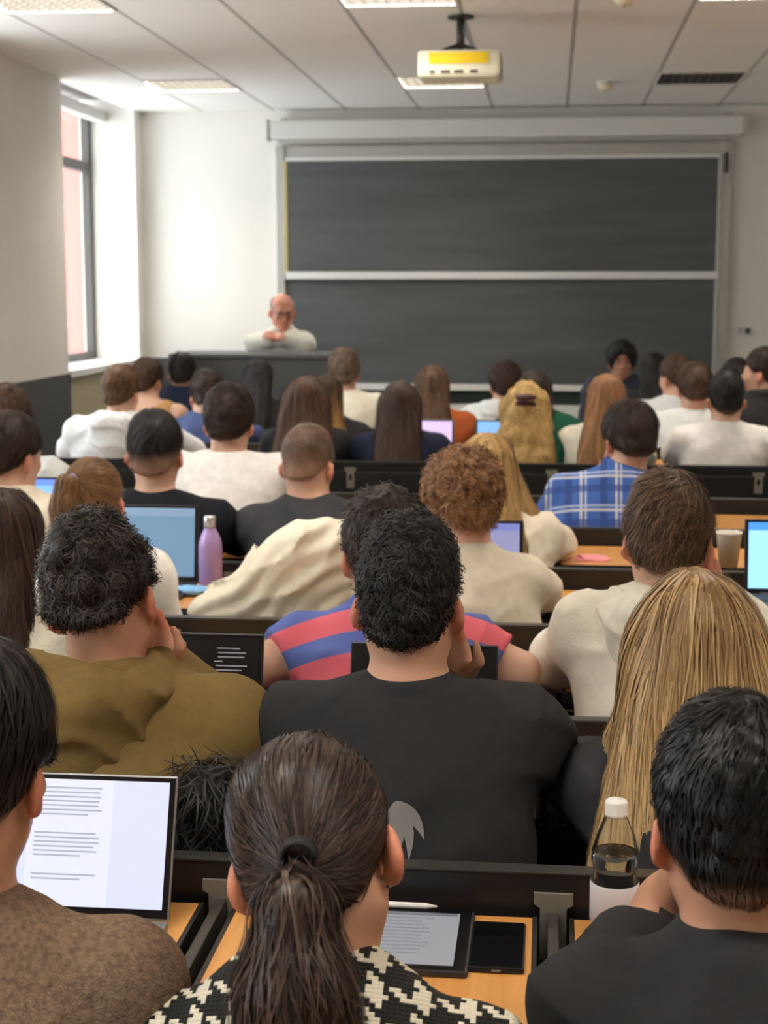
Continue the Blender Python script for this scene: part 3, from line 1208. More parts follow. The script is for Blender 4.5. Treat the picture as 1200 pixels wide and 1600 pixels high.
def person(sp):
    rs = np.random.RandomState(sp['seed'])
    fem = sp.get('fem', False)
    hs = sp['hs'] = sp.get('hs', .94 if fem else .98)
    row = sp.get('row')
    D = sp['D']
    top = at(sp['hx'], sp['hy'], D)
    top = V(*top)
    hh = .117 * hs + sp.get('vol', .012) * .9 + sp.get('extra', 0)
    pit = sp.get('pitch', .15)
    hipy = sp.get('hipy', DR[row - 1] + .185 if row is not None else D - .2)
    tx = at(sp.get('tx', sp['hx']), 800, D).x
    yaw = sp.get('face', 0.0)
    O = V(tx, hipy, sp.get('base_z', 0))
    Rz = np.array(Euler((0, 0, yaw)).to_matrix())
    Hc = Rz.T @ (top - V(0, 0, hh) - O)
    R = eul(pit, sp.get('yaw', 0), sp.get('roll', 0))
    hz = sp.get('hip_z', .53)
    hip = V(0, 0, hz)
    sw = sp.get('sw_', .165 if fem else .188)        # half shoulder width
    nx = Hc[0] * .8
    Nk = V(nx, Hc[1] - .055 + sp.get('nky', 0), Hc[2] - .140 * hs - sp.get('nkz', 0.0))
    tilt = sp.get('tilt', 0.0)
    bw = (sw / .188)
    h = sp.get('res', .011)
    ax = Nk - hip
    la = math.atan2(ax[1], ax[2])
    Rt = np.array(Euler((-la, math.atan2(ax[0], ax[2]), 0)).to_matrix())
    cst = hip + ax * .66
    torso = [
        (ell(hip + V(0, -.0, .03), V(.172 * bw + .01, .12, .115)), .03),
        (ell(hip + ax * .32 + V(0, -.004, 0), V(.148 * bw + .005, .108, .16), Rt), .06),
        (ell(cst + V(0, .012, 0), V(.163 * bw, .112, .20), Rt), .06),
    ]
    Sh = {}
    for s in (-1, 1):
        Sh[s] = Nk + V(s * sw, .035, -.068 - tilt * s + sp.get('shrug', 0))
    torso.append((cone(Sh[-1] + V(.05, -.012, -.04), Sh[1] + V(-.05, -.012, -.04), .075, .075), .06))
    for s in (-1, 1):
        torso.append((ell(Nk + V(s * .085 * bw, -.028, -.17), V(.07, .045, .09)), .05))   # shoulder blade
        torso.append((cone(Nk + V(s * .03, .012, -.028), Sh[s] + V(-s * .03, -.004, .008), .046, .046), .045))
        torso.append((ell(Sh[s], V(.052, .054, .056)), .04))
        if fem:
            torso.append((ell(Nk + V(s * .07, .11, -.22), V(.06, .05, .06)), .04))
    arms = {}
    for s in (-1, 1):
        ps = sp.get('armL' if s < 0 else 'armR', 'desk')
        S = Sh[s]
        yd = sp.get('deskd', .42)
        zd = sp.get('dz', .79)
        if ps == 'desk':
            E = V(S[0] + s * sp.get('elbow', .05), min(S[1] + .17, yd - .08), zd + .055)
            Wr = V(S[0] - s * .07, yd, zd + .042)
            hd, hu = V(-s * .35, 1, 0), V(0, 0, 1)
        elif ps == 'cross':
            E = V(S[0] + s * .09, S[1] + .16, zd + .052)
            Wr = V(S[0] - s * .19, S[1] + .27, zd + .045)
            hd, hu = V(-s * 1, .2, 0), V(0, 0.2, 1)
        elif ps == 'chin':
            E = V(S[0] + s * .035, S[1] + .2, zd + .055)
            Wr = Hc + R @ V(s * .068, .075, -.15)
            hd, hu = R @ V(-s * .15, -.1, 1), R @ V(s * .4, 1, 0)
        elif ps == 'cheek':
            E = V(S[0] + s * .10, S[1] + .16, zd + .055)
            Wr = Hc + R @ V(s * .105, .045, -.13)
            hd, hu = R @ V(-s * .1, .1, 1), R @ V(s * 1, .2, 0)
        elif ps == 'down':
            E = S + V(s * .06, .02, -.26)
            Wr = E + V(-s * .03, .2, -.10)
            hd, hu = V(0, 1, -.2), V(s, 0, .5)
        elif ps == 'lap':
            E = S + V(s * .05, .03, -.26)
            Wr = V(s * .09, .22, .655)
            hd, hu = V(-s * .3, 1, -.1), V(0, 0, 1)
        elif ps[0] == 'px':                 # elbow and wrist read off the photograph
            E, Wr = [Rz.T @ (V(*at(*q)) - O) for q in ps[1:3]]
            hd, hu = [np.asarray(q, float) for q in ps[3:5]]
        else:
            E, Wr, hd, hu = [np.asarray(q, float) for q in ps]
        arms[s] = (S, E, Wr, hd, hu)
    ar = .92 if fem else 1.06

    # ---- body
    pts = [Hc + .19, Hc - .19, hip - .16, hip + V(.21, .16, 0), hip + V(-.21, -.17, 0)]
    for s in (-1, 1):
        S, E, Wr, hd, hu = arms[s]
        pts += [E - .08, E + .08, Wr - .15, Wr + .15, S + .1, S - .1]
    lo, hi = np.min(pts, 0) - .02, np.max(pts, 0) + .02
    G = Grid(lo, hi, h)
    for p, k in torso:
        G.put(p, k)
    nr = sp.get('nr', .049 if fem else .058)
    headp = []
    G.put(cone(Nk + V(0, .02, -.03), Hc + R @ V(0, -.022, -.05) * hs, nr * 1.12, nr), .035)

    def L(x, y, z):
        return Hc + R @ (V(x, y, z) * hs)
    G.put(ell(L(0, -.014, .026), V(.077, .099, .092) * hs, R), .02)
    G.put(ell(L(0, .028, -.04), V(.064, .066, .082) * hs, R), .03)
    G.put(ell(L(0, .06, -.098), V(.032, .028, .024) * hs, R), .03)
    G.put(cone(L(-.05, .0, -.07), L(0, .06, -.1), .018 * hs, .018 * hs), .03)
    G.put(cone(L(.05, .0, -.07), L(0, .06, -.1), .018 * hs, .018 * hs), .03)
    # face
    G.put(cone(L(0, .092, .005), L(0, .112, -.036), .008 * hs, .013 * hs), .014)
    for s in (-1, 1):
        G.put(ell(L(s * .014, .1, -.04), V(.009, .009, .008) * hs, R), .008)
        G.put(ell(L(s * .032, .098, -.001), V(.019, .012, .012) * hs, R), .012, 'sub')
        G.put(cone(L(s * .014, .092, .02), L(s * .045, .078, .02), .008 * hs, .007 * hs), .012)
        G.put(ell(L(s * .042, .07, -.03), V(.02, .016, .016) * hs, R), .02)
        G.put(ell(L(s * .032, .085, -.001), V(.0125, .0125, .0125) * hs, R), .003)
    G.put(cone(L(-.02, .09, -.066), L(.02, .09, -.066), .008 * hs, .008 * hs), .01)
    G.put(cone(L(-.018, .09, -.078), L(.018, .09, -.078), .008 * hs, .008 * hs), .006)
    for s in (-1, 1):
        Re = R @ np.array(Euler((math.radians(-14), 0, s * math.radians(32))).to_matrix())
        G.put(ell(L(s * .086, -.010, -.022), V(.0105, .022, .034) * hs, Re), .008)
        G.put(ell(L(s * .082, .000, -.046), V(.009, .012, .012) * hs, Re), .008)
        G.put(ell(L(s * .098, -.002, -.016), V(.008, .011, .02) * hs, Re), .006, 'sub')
    for s in (-1, 1):
        S, E, Wr, hd, hu = arms[s]
        G.put(cone(S, E, .05 * ar, .04 * ar), .03)
        mid = E + (Wr - E) * .3
        G.put(cone(E, mid, .039 * ar, .041 * ar), .02)
        G.put(cone(mid, Wr, .041 * ar, .026 * ar), .02)
        for p, k in hand_prims(Wr, hd, hu, -1 if s > 0 else 1, sp.get('fing', .6), .92 if fem else 1.0):
            G.put(p, k)
    v, q = G.mesh()
    v = relax(v, q, 1)
    lv = (v - Hc) @ R / hs
    rud = np.clip((np.abs(lv[:, 0]) - .071) / .014, 0, 1) * (np.abs(lv[:, 2] + .02) < .05) * (np.abs(lv[:, 1]) < .05) * .85
    fr_ = (lv[:, 1] > .03) & (np.abs(lv[:, 2]) < .15) & (np.abs(lv[:, 0]) < .1)
    rud = np.maximum(rud, fr_ * .35 * (np.abs(lv[:, 2] + .072) < .012) * (np.abs(lv[:, 0]) < .026) * (lv[:, 1] > .08))
    me = np_mesh('person', v, q, skin_mat(sp.get('skin', (222, 176, 150))), {'ruddy': rud})
    o = bpy.data.objects.new('person', me)
    o.location = O
    o.rotation_euler = (0, 0, yaw)
    link(o)
    tag(o, sp['label'], 'person', 'seated students' if row is not None else None)

    # ---- upper garment
    g = sp.get('top_kind', 'tee')
    t = {'tee': .011, 'tank': .008, 'long': .013, 'sweater': .018, 'hoodie': .022, 'jacket': .028}[g]
    hg = sp.get('resg', h)
    sl = sp.get('sleeve', .55 if g == 'tee' else 1.0)
    G = Grid(np.minimum(lo, hip - .2), hi + V(0, 0, -.02), hg)
    for p, k in torso:
        G.put(p, k, inf=t)
    # cloth hanging from the shoulder blades to the seat
    dr = sp.get('drape', .0)
    G.put(ell(hip + ax * .40 + V(0, -.004, 0), V(.168 * bw + dr, .120 + dr * .6, .24), Rt), .05, inf=t * .6)
    for s in (-1, 1):
        S, E, Wr, hd, hu = arms[s]
        if g == 'tank':
            continue
        e1 = S + (E - S) * min(1, sl / .6) if sl < .6 else E
        loose = .010 if g == 'tee' else .006
        r1, r2 = .046 * ar + t + .002, .041 * ar + t + loose
        G.put(cone(S, e1, r1, r2), .035)
        if sl > .6:
            u = (sl - .6) / .4
            w1 = E + (Wr - E) * min(1, u)
            G.put(cone(E, w1, r2, .03 * ar + t + .004), .02)
            if sp.get('cuff', g in ('hoodie', 'sweater', 'long')):
                G.put(cone(E + (w1 - E) * .93, w1, .032 * ar + t, .032 * ar + t), .008)
    # neck opening and collar
    nax = Hc + R @ V(0, -.022, -.05) * hs - Nk
    nax /= np.linalg.norm(nax)
    if g == 'tank':
        G.put(ell(Nk + V(0, -.02, .04), V(.10, .12, .11)), .01, 'sub')
        for s in (-1, 1):
            G.put(ell(Sh[s] + V(s * .03, 0, .0), V(.07, .12, .13)), .01, 'sub')
    G.F += (sp.get('fold', .0085 if g in ('tee', 'long') else .009)) * fold_noise(G, rs.randint(9999))
    G.put(cone(Nk + V(0, .02, -.005) + nax * .03, Nk + nax * .2 + V(0, .02, 0), nr * .93, nr * .93), .008, 'sub')
    RC = np.array(Vector(nax + V(0, -.25, 0)).normalized().to_track_quat('Z', 'Y').to_matrix())
    if g in ('tee', 'long', 'sweater'):
        G.put(torus(Nk + V(0, .020, .022), RC, nr * 1.14, .0105 if g != 'sweater' else .013), .008)
    if sp.get('collar'):
        G.put(torus(Nk + V(0, .022, .035), RC, nr * 1.2, .012), .01)
        G.put(torus(Nk + V(0, .020, .050), RC, nr * 1.12, .009), .012)
    if g == 'hoodie':
        G.put(torus(Nk + V(0, .018, .020), RC, nr * 1.16, .014), .010)
    if g == 'jacket':
        G.put(torus(Nk + V(0, .015, .02), RC, nr * 1.4, .022), .02)
    G.cut(hip + V(0, 0, -.045), V(0, 0, -1), .01)
    # cut the short sleeve open cleanly
    if g == 'tee':
        for s in (-1, 1):
            S, E, Wr, _, _ = arms[s]
            d = (E - S) / np.linalg.norm(E - S)
            e1 = S + (E - S) * sl / .6 * .98
            X0, X1 = np.minimum(e1, E) - .12, np.maximum(e1, E) + .12
            SS, X, Y, Z = G.sl(X0, X1)
            dd = (X - e1[0]) * d[0] + (Y - e1[1]) * d[1] + (Z - e1[2]) * d[2]
            rad = np.sqrt((X - e1[0]) ** 2 + (Y - e1[1]) ** 2 + (Z - e1[2]) ** 2)
            A = G.F[SS]
            G.F[SS] = np.where((s * (X - hip[0]) > .14) & (rad < .11), np.maximum(A, dd), A)
    v, q = G.mesh()
    v = relax(v, q, 1)
    nm = {'tee': 't_shirt', 'tank': 'tank_top', 'long': 'long_sleeved_shirt', 'sweater': 'sweater', 'hoodie': 'hoodie', 'jacket': 'jacket'}[g]
    c = link(bpy.data.objects.new(sp.get('gname', nm), np_mesh(nm, v, q, sp['cloth'])), o)

    if g == 'hoodie':
        hb = sp.get('hoods', 1.0)
        hx_ = sp.get('hoodx', 0.0)
        K = Grid(Nk + V(-.24, -.27, -.30), Nk + V(.24, .13, .13), min(hg, .009))
        K.put(ell(Nk + V(hx_, -.092, -.055), V(.125, .062, .115) * hb), .02)
        K.put(ell(Nk + V(hx_ * 1.2, -.118, -.125), V(.075, .045, .075) * hb), .04)
        K.put(torus(Nk + V(hx_ * .3, -.012, .004), RC, nr * 1.75, .030 * hb, 1.12), .03)
        X, Y, Z = K.axes()
        u = Z * 1.0 + (X - hx_ - Nk[0]) * .55
        K.F -= (.011 * (1 - np.abs(np.sin(u * 34 + 1.3 * np.sin(X * 19 + Y * 14) + 1.0))) ** 2).astype(np.float32)
        K.F += (.004 * np.sin(X * 33 + 2 * np.sin(Z * 21))).astype(np.float32)
        K.put(ell(Nk + V(hx_ * .5, -.045, .065), V(.072, .050, .075)), .02, 'sub')
        K.put(cone(Nk + V(0, .02, .0), Nk + nax * .2 + V(0, .02, 0), nr * 1.05, nr * 1.35), .01, 'sub')
        v, q = K.mesh()
        link(bpy.data.objects.new('hood', np_mesh('hood', relax(v, q, 1), q, sp['cloth'])), c)

    # ---- trousers and shoes
    G = Grid(V(-.27, -.22, 0.02), V(.27, .62, .72), .016)
    G.put(ell(hip + V(0, .0, .02), V(.18, .132, .12)), .03)
    stand = sp.get('stand')
    for s in (-1, 1):
        if stand:
            G.put(cone(V(s * .09, 0, hz - .02), V(s * .1, .02, .5), .09, .07), .04)
            G.put(cone(V(s * .1, .02, .5), V(s * .1, 0, .1), .07, .055), .02)
        else:
            G.put(cone(V(s * .09, .02, .525), V(s * .115, .40, .525), .088, .068), .04)
            G.put(cone(V(s * .115, .40, .515), V(s * .115, .36, .10), .066, .05), .02)
    if not stand:
        S_, X, Y, Z = G.sl(G.lo, V(.3, .36, .5))
        G.cut(V(0, 0, .02), V(0, 0, -1))
        A = G.F[S_]
        G.F[S_] = np.where((Y < .30) & (Z > .25), np.maximum(A, .437 - Z), A)
    v, q = G.mesh()
    link(bpy.data.objects.new('trousers', np_mesh('trousers', v, q, sp.get('legs', M_JEANS))), o)
    for s in (-1, 1):
        sx = V(s * .1, .05, 0) if stand else V(s * .115, .40, 0)
        link(bpy.data.objects.new('shoe', SHOE), o).location = sx

    # ---- hair
    if sp['hair'] != 'none':
        hv, hq, tn, fd = make_hair(sp, Hc, R, Nk, sp.get('hres', h * .85), rs)
        hm = hair_mat(sp['hc'][0], sp['hc'][1], sp.get('skin', (222, 176, 150)), sp.get('hrough', .52))
        ho = link(bpy.data.objects.new('hair', np_mesh('hair', hv, hq, hm, {'tone': tn, 'fade': fd})), o)
    return o, Hc, R, Nk, hs, arms


def fold_noise(G, seed):
    """creases running from the armpits across the back, broken up by slow masks"""
    rs = np.random.RandomState(seed)
    X, Y, Z = G.axes()
    a = np.sqrt(X * X + .0016)
    out = 0
    for kz, kx, w in ((21, 17, 1.0), (17, -20, .9), (30, 6, .6)):
        ph = Z * kz + a * kx + 1.5 * np.sin(X * 8 + Z * 7 + rs.rand() * 6) + .8 * np.sin(X * 19 - Z * 13 + Y * 9 + rs.rand() * 6) + rs.rand() * 6
        m = np.clip(.25 + .9 * np.sin(X * 7.5 * (1 + rs.rand()) + Z * 10 * (.6 + rs.rand()) + rs.rand() * 6), 0, 1)
        out = out - w * m * (1 - np.abs(np.sin(ph))) ** 2.2
    return (out + .25 * np.sin(X * 27 + 2 * np.sin(Z * 19 + Y * 15))).astype(np.float32)


M_JEANS = plain('denim', (52, 60, 84), .9, 0, .2, 400, .1, 30, .2)
_g = Grid(V(-.06, -.13, 0), V(.06, .18, .13), .009)
_g.put(ell(V(0, .04, .035), V(.045, .125, .045)), .02)
_g.put(cone(V(0, -.03, .05), V(0, -.035, .09), .048, .048), .03)
_g.cut(V(0, 0, .006), V(0, 0, -1), .008)
_v, _q = _g.mesh()
SHOE = np_mesh('shoe', relax(_v, _q, 2), _q, plain('shoe_white', (206, 204, 198), .6))

# ------------------------------------------------------------------ the class
BLK = ((14, 12, 12), (62, 56, 54))
DKB = ((26, 19, 16), (84, 66, 56))
BRN = ((44, 30, 22), (118, 88, 66))
LBR = ((70, 48, 32), (160, 122, 86))
BLO = ((104, 74, 42), (216, 178, 118))
GIN = ((92, 60, 38), (200, 148, 102))
c_black = cloth('black_cotton', (46, 46, 48))
c_char = cloth('charcoal_cotton', (58, 58, 62))
c_white = cloth('white_cotton', (243, 240, 236))
c_white2 = cloth('bright_white_cotton', (246, 246, 248))
c_cream = cloth('cream_fleece', (238, 233, 216), .95, .35)
c_beige = cloth('beige_cotton', (230, 220, 200))
c_olive = cloth('olive_fleece', (126, 104, 62), .95, .35, 400, .08)
c_navy = cloth('navy_cotton', (34, 40, 62))
c_denim = cloth('blue_denim', (74, 88, 132))
c_brown = plain('fabric_brown_wool', (132, 110, 92), .97, 0, .6, 320, .35, 140, .15)
c_orange = cloth('rust_knit', (172, 88, 44))
c_green = cloth('green_fleece', (28, 84, 62))
c_grey = cloth('pale_grey_cotton', (218, 222, 222))
c_tan = cloth('mustard_cotton', (196, 150, 96))
c_hound = houndstooth_mat()
c_plaid = plaid_mat()
c_stripe = stripe_mat()

crowd = [
 # ---- nearest row
 dict(key='ponytail', row=0, D=1.68, hx=492, hy=1146, tx=520, fem=True, hs=1.04, hair='pony', hc=((24, 18, 16), (124, 102, 90)), vol=.008, side=.007, strands=5200,
      tie=(.006, -.116, -.040), tail=[(.004, -.055, -.02), (.008, -.075, -.10), (.012, -.07, -.20), (.014, -.06, -.32), (.014, -.05, -.40)], tailr=[.016, .034, .056, .070, .072, .045],
      pitch=.5, yaw=.0, roll=-.26, top_kind='sweater', cloth=c_hound, base=.2, sw=.0011, jit=.12, hrough=.38, nape=-.105, nky=-.02, nkz=.035, skin=(226, 172, 140), fold=.003, sw_=.185, drape=.02, armL='lap', armR='lap', extra=.010, label='woman with a dark ponytail in a black and white houndstooth sweater'),
 dict(key='brown', row=0, D=1.68, hx=-48, hy=1018, tx=-130, hair='short', hc=BLK, vol=.024, side=.014, strands=3000, slen=.009, pitch=.2, yaw=-.12, nkz=.055,
      top_kind='sweater', cloth=c_brown, sw_=.19, drape=.03, fold=.003, armR='lap', armL='lap', hrough=.4, label='person in a heathered brown wool sweater behind the open laptop', skin=(214, 160, 130)),
 dict(key='right', row=0, D=1.68, hx=1150, hy=1076, tx=1268, hair='short', hc=((8, 8, 9), (44, 42, 44)), vol=.026, side=.011, curl=.003, curlf=170, strands=7000, slen=.006, comb=(.3, -.4, 0), scurl=.25,
      pitch=.18, yaw=.1, top_kind='tee', cloth=c_black, collar=True, armL=('px', (1036, 1446, 1.94), (1082, 1352, 1.85), (.3, -.5, 1), (-.8, .5, .1)), fade=(-.115, -.05, .8), hrough=.42, nape=-.078, swirl=.9, skin=(212, 158, 128), sw_=.168, armR='lap', base=.12, jit=.2, sleeve=.38, hs=.94, extra=.018, nkz=.022, label='man with glossy black hair in a black collared shirt, chin on hand'),
 # ---- second row
 dict(key='olive', row=1, D=2.46, hx=158, hy=786, tx=215, hair='short', hc=((14, 11, 10), (84, 72, 66)), vol=.018, side=.007, curl=.009, curlf=100, strands=5000, slen=.006, scurl=1.4, scf=1.6, jit=.9, lift=3,
      nape=-.05, pitch=.2, yaw=-.1, top_kind='hoodie', cloth=c_olive, armR='chin', sw_=.205, drape=.035, hoods=1.2, hoodx=-.055, skin=(216, 162, 134), extra=.026, nkz=.01, roll=-.18, label='man with messy dark curls in an olive hoodie, hand at his jaw'),
 dict(key='blacktee', row=1, D=2.46, hx=640, hy=797, tx=655, hair='short', hc=((12, 11, 11), (66, 60, 58)), vol=.02, side=.003, curl=.0045, curlf=190, strands=6000, slen=.004, scurl=1.2, scf=1.8, jit=.8, lift=2,
      nape=-.078, fade=(-.125, -.075, .5), pitch=.12, yaw=-.08, top_kind='tee', cloth=c_black, armR='chin', armL='desk', sw_=.19, drape=.03, sleeve=.58, skin=(216, 166, 138), top=(0, .01, .09, .06, .07, .05), extra=.02, nkz=.012, hs=.95, label='broad-backed man in a plain black tee, seated behind the striped polo'),
 dict(key='blonde', row=1, D=2.46, hx=1092, hy=905, tx=1125, fem=True, hs=1.0, hair='long', hc=((112, 80, 50), (230, 196, 142)), vol=.016, side=.014, strands=7000, slen=.032, length=.46, wide=.112, flare=.42, locks=(-1, 1), tips=.55, base=.36,
      jit=.1, sw=.0014, pitch=.3, yaw=-.1, top_kind='long', cloth=c_char, back=.03, drift=-.06, hrough=.36, sw_=.15, label='woman with long straight blonde hair down her back, near the water bottle'),
 # ---- third row
 dict(key='leftbrown', row=2, D=3.26, hx=2, hy=772, tx=25, fem=True, hair='long', hc=BRN, vol=.012, side=.012, strands=2500, length=.27, wide=.085, slen=.022, base=.1, jit=.12,
      pitch=.2, top_kind='long', cloth=c_cream, label='woman with long brown hair in a cream top at the left edge'),
 dict(key='stripe', row=2, D=3.28, hx=602, hy=769, tx=632, hair='short', hc=DKB, vol=.022, side=.014, curl=.006, curlf=160, strands=2500, slen=.005, scurl=1.2, jit=.8, lift=2, pitch=.3, yaw=.15,
      top_kind='tee', cloth=c_stripe, collar=True, sw_=.185, elbow=.14, sleeve=.36, drape=.02, nkz=.0, armL=((-.31, .09, .865), (-.13, .36, .835), (.4, 1, 0), (0, 0, 1)), armR=((.255, .13, .86), (.11, .36, .835), (-.4, 1, 0), (0, 0, 1)), label='person in a pink and blue striped polo shirt'),
 dict(key='whitehood', row=2, D=3.28, hx=1046, hy=736, tx=1030, hair='short', hc=((56, 40, 30), (146, 112, 84)), vol=.022, side=.008, strands=4500, slen=.008, swirl=1.0, pitch=.22, yaw=-.1, nape=-.078,
      top_kind='hoodie', cloth=c_cream, armR='cheek', elbow=.05, drape=.015, sw_=.165, extra=.010, tuft=.007, lift=2.5, jit=.45, label='brown-haired man in a cream white hoodie with his hood down'),
 # ---- fourth row
 dict(key='ginger', row=3, D=4.06, hx=723, hy=706, tx=775, hair='short', hc=GIN, vol=.032, side=.022, curl=.008, curlf=170, strands=4000, slen=.005, scurl=1.4, scf=1.8, jit=1, lift=3, base=.3, nape=-.08, pitch=.25, yaw=.35,
      top_kind='tee', cloth=c_beige, sw_=.150, drape=.02, label='man with ginger curls in a pale cream tee'),
 dict(key='blondepony', row=3, D=4.06, hx=145, hy=718, tx=130, fem=True, hair='pony', hc=LBR, vol=.006, side=.006, strands=1500, tie=(-.03, -.10, .055), base=.55,
      tail=[(-.01, -.03, -.01), (-.015, -.045, -.07), (-.015, -.04, -.16), (-.01, -.03, -.22)], tailr=[.01, .022, .028, .026, .012], pitch=.2, top_kind='long', cloth=c_white, armR='lap', armL='lap', label='woman with a light brown ponytail and lilac hair tie'),
 # ---- fifth row
 dict(key='leftcream', row=4, D=4.86, hx=18, hy=648, tx=5, hair='short', hc=DKB, vol=.018, side=.010, strands=1500, slen=.008, pitch=.15, yaw=-.5, top_kind='long', cloth=c_beige, elbow=.12,
      label='dark-haired person in a cream shirt beside the blue laptop, left edge'),
 dict(key='undercut', row=4, D=4.86, hx=242, hy=645, tx=262, hair='short', hc=((14, 13, 14), (70, 66, 66)), vol=.014, side=.006, strands=2200, slen=.009, nape=-.078, fade=(-.075, .0, .85), pitch=.08, swirl=.8,
      top_kind='tee', cloth=cloth('black_navy', (24, 26, 34)), sw_=.195, nkz=.02, label='man with a black undercut in a dark navy tee'),
 dict(key='buzz', row=4, D=4.88, hx=482, hy=668, tx=512, hair='short', hc=((84, 66, 54), (132, 104, 84)), vol=.003, side=.002, strands=1500, slen=.0025, fade=(-.11, .03, .55), pitch=.28, yaw=-.25, nape=-.08, sw=.0008,
      top_kind='tee', cloth=c_char, sw_=.19, drape=.04, label='man with a buzz cut in a charcoal tee, leaning over'),
 dict(key='blondebehind', row=4, D=4.9, hx=762, hy=682, tx=800, fem=True, hair='long', hc=BLO, vol=.012, side=.012, strands=1800, length=.28, wide=.08, slen=.02, base=.45, jit=.15, pitch=.25, locks=(1,), drift=.05,
      top_kind='long', cloth=c_beige, label='blonde woman half hidden behind the ginger curls'),
 # ---- sixth row
 dict(key='farleft', row=5, D=5.66, hx=8, hy=604, tx=5, hair='short', hc=BRN, vol=.03, side=.02, curl=.006, pitch=.1, top_kind='long', cloth=c_grey, strands=600,
      label='brown-haired person farthest left, above the cream shirt'),
 dict(key='whiteshirt', row=5, D=5.66, hx=358, hy=603, tx=360, hair='short', hc=DKB, vol=.022, side=.014, curl=.004, curlf=170, strands=1800, slen=.007, scurl=.7, jit=.5, pitch=.15, nape=-.078, top_kind='tee', cloth=c_white, sw_=.20, drape=.03, shrug=.015,
      label='dark-haired man in a roomy white tee, just left of the buzz cut'),
 dict(key='plaid', row=5, D=5.66, hx=985, hy=629, tx=935, hair='short', hc=DKB, vol=.022, side=.018, strands=1800, slen=.009, pitch=.25, yaw=.3, nape=-.078, top_kind='long', cloth=c_plaid, armL='chin', sw_=.215, drape=.045, collar=True, shrug=.0,
      gname='plaid_shirt', label='person in a blue and white plaid shirt'),
 # ---- eighth row (the seventh bench is empty)
 dict(key='whitehoodleft', row=7, D=7.55, hx=190, hy=573, tx=190, hair='short', hc=LBR, vol=.018, side=.012, strands=900, slen=.008, pitch=.2, yaw=-.3, top_kind='hoodie', cloth=c_white2, sw_=.22, drape=.05, elbow=.1,
      label='light-brown-haired person in a bright white hoodie under the window'),
 dict(key='longbrown', row=7, D=7.55, hx=480, hy=592, tx=478, fem=True, hair='long', hc=((52, 36, 28), (126, 92, 70)), vol=.014, side=.02, strands=1200, length=.38, wide=.12, flare=.35, slen=.03, base=.3, jit=.12, pitch=.2, top_kind='long', cloth=c_black,
      label='woman with wide long brown hair, above the buzz cut'),
 dict(key='navylong', row=7, D=7.55, hx=626, hy=599, tx=626, fem=True, hair='long', hc=((44, 32, 28), (104, 80, 68)), vol=.012, side=.014, strands=1200, length=.36, wide=.105, flare=.1, slen=.03, base=.3, jit=.08, pitch=.15, top_kind='tee', cloth=c_navy, sw_=.185,
      label='woman with long straight brown hair in a navy top'),
 dict(key='blondeclip', row=7, D=7.55, hx=822, hy=600, tx=822, fem=True, hair='halfup', hc=((150, 108, 56), (236, 200, 132)), vol=.014, side=.014, strands=1500, length=.34, wide=.115, flare=.3, slen=.022, base=.5, jit=.5, scurl=.8, pitch=.2, top_kind='long', cloth=c_green,
      label='woman with wavy golden blonde hair gathered in a clip'),
 dict(key='strawberry', row=7, D=7.55, hx=948, hy=588, tx=925, fem=True, hair='long', hc=((112, 74, 48), (196, 146, 102)), vol=.012, side=.012, strands=1200, length=.36, wide=.085, flare=.35, slen=.03, base=.4, jit=.1, pitch=.15, drift=-.03, top_kind='long', cloth=c_cream,
      label='woman with long strawberry blonde hair in a cream top'),
 dict(key='whitetee', row=7, D=7.55, hx=1136, hy=582, tx=1118, hair='short', hc=BLK, vol=.014, side=.006, strands=900, slen=.007, fade=(-.11, -.05, .5), pitch=.12, nape=-.078, top_kind='tee', cloth=c_white, sw_=.188, drape=.02,
      label='black-haired man in a white tee on the right side'),
 dict(key='rightblack', row=8, D=8.4, hx=1192, hy=545, tx=1210, hair='short', hc=DKB, vol=.014, side=.008, strands=700, pitch=.0, yaw=1.2, top_kind='jacket', cloth=c_black, sw_=.21, label='man in a black jacket in profile at the right edge'),
 # ---- ninth row
 dict(key='denim', row=8, D=8.36, hx=322, hy=581, tx=318, hair='short', hc=DKB, vol=.02, side=.012, curl=.004, pitch=.3, yaw=.2, top_kind='long', cloth=c_denim, strands=500, label='dark-haired person in a denim blue shirt'),
 dict(key='tank', row=9, D=9.16, hx=230, hy=561, tx=243, hair='short', hc=BRN, vol=.016, side=.012, pitch=.15, yaw=-.3, top_kind='tank', cloth=c_tan, strands=500, label='brown-haired person with bare shoulders in a mustard tank top'),
 dict(key='blackgirl', row=9, D=9.16, hx=403, hy=564, tx=403, fem=True, hair='long', hc=((26, 24, 26), (80, 76, 78)), vol=.014, side=.012, strands=800, length=.34, wide=.085, slen=.03, base=.25, pitch=.15, top_kind='long', cloth=c_black, label='woman with long black hair in front of the lecturer desk'),
 dict(key='blondtips', row=8, D=8.36, hx=512, hy=588, tx=528, fem=True, hair='long', hc=((58, 42, 30), (206, 156, 84)), vol=.012, side=.01, strands=800, length=.36, wide=.08, slen=.03, base=.0, tips=.9, drift=.06, pitch=.15, top_kind='long', cloth=c_black, label='woman with dark hair fading to golden tips'),
 dict(key='rust', row=8, D=8.36, hx=676, hy=574, tx=690, fem=True, hair='long', hc=((56, 40, 30), (132, 100, 72)), vol=.014, side=.014, strands=800, length=.30, wide=.085, slen=.026, base=.3, pitch=.15, top_kind='sweater', cloth=c_orange, label='brown-haired woman in a rust orange sweater'),
 dict(key='maroon', row=9, D=9.16, hx=790, hy=566, tx=772, hair='short', hc=((34, 20, 18), (86, 58, 50)), vol=.026, side=.018, curl=.007, pitch=.15, yaw=.2, top_kind='hoodie', cloth=c_grey, strands=700, scurl=1.2, jit=.8, label='curly maroon-brown haired person in a pale hooded top'),
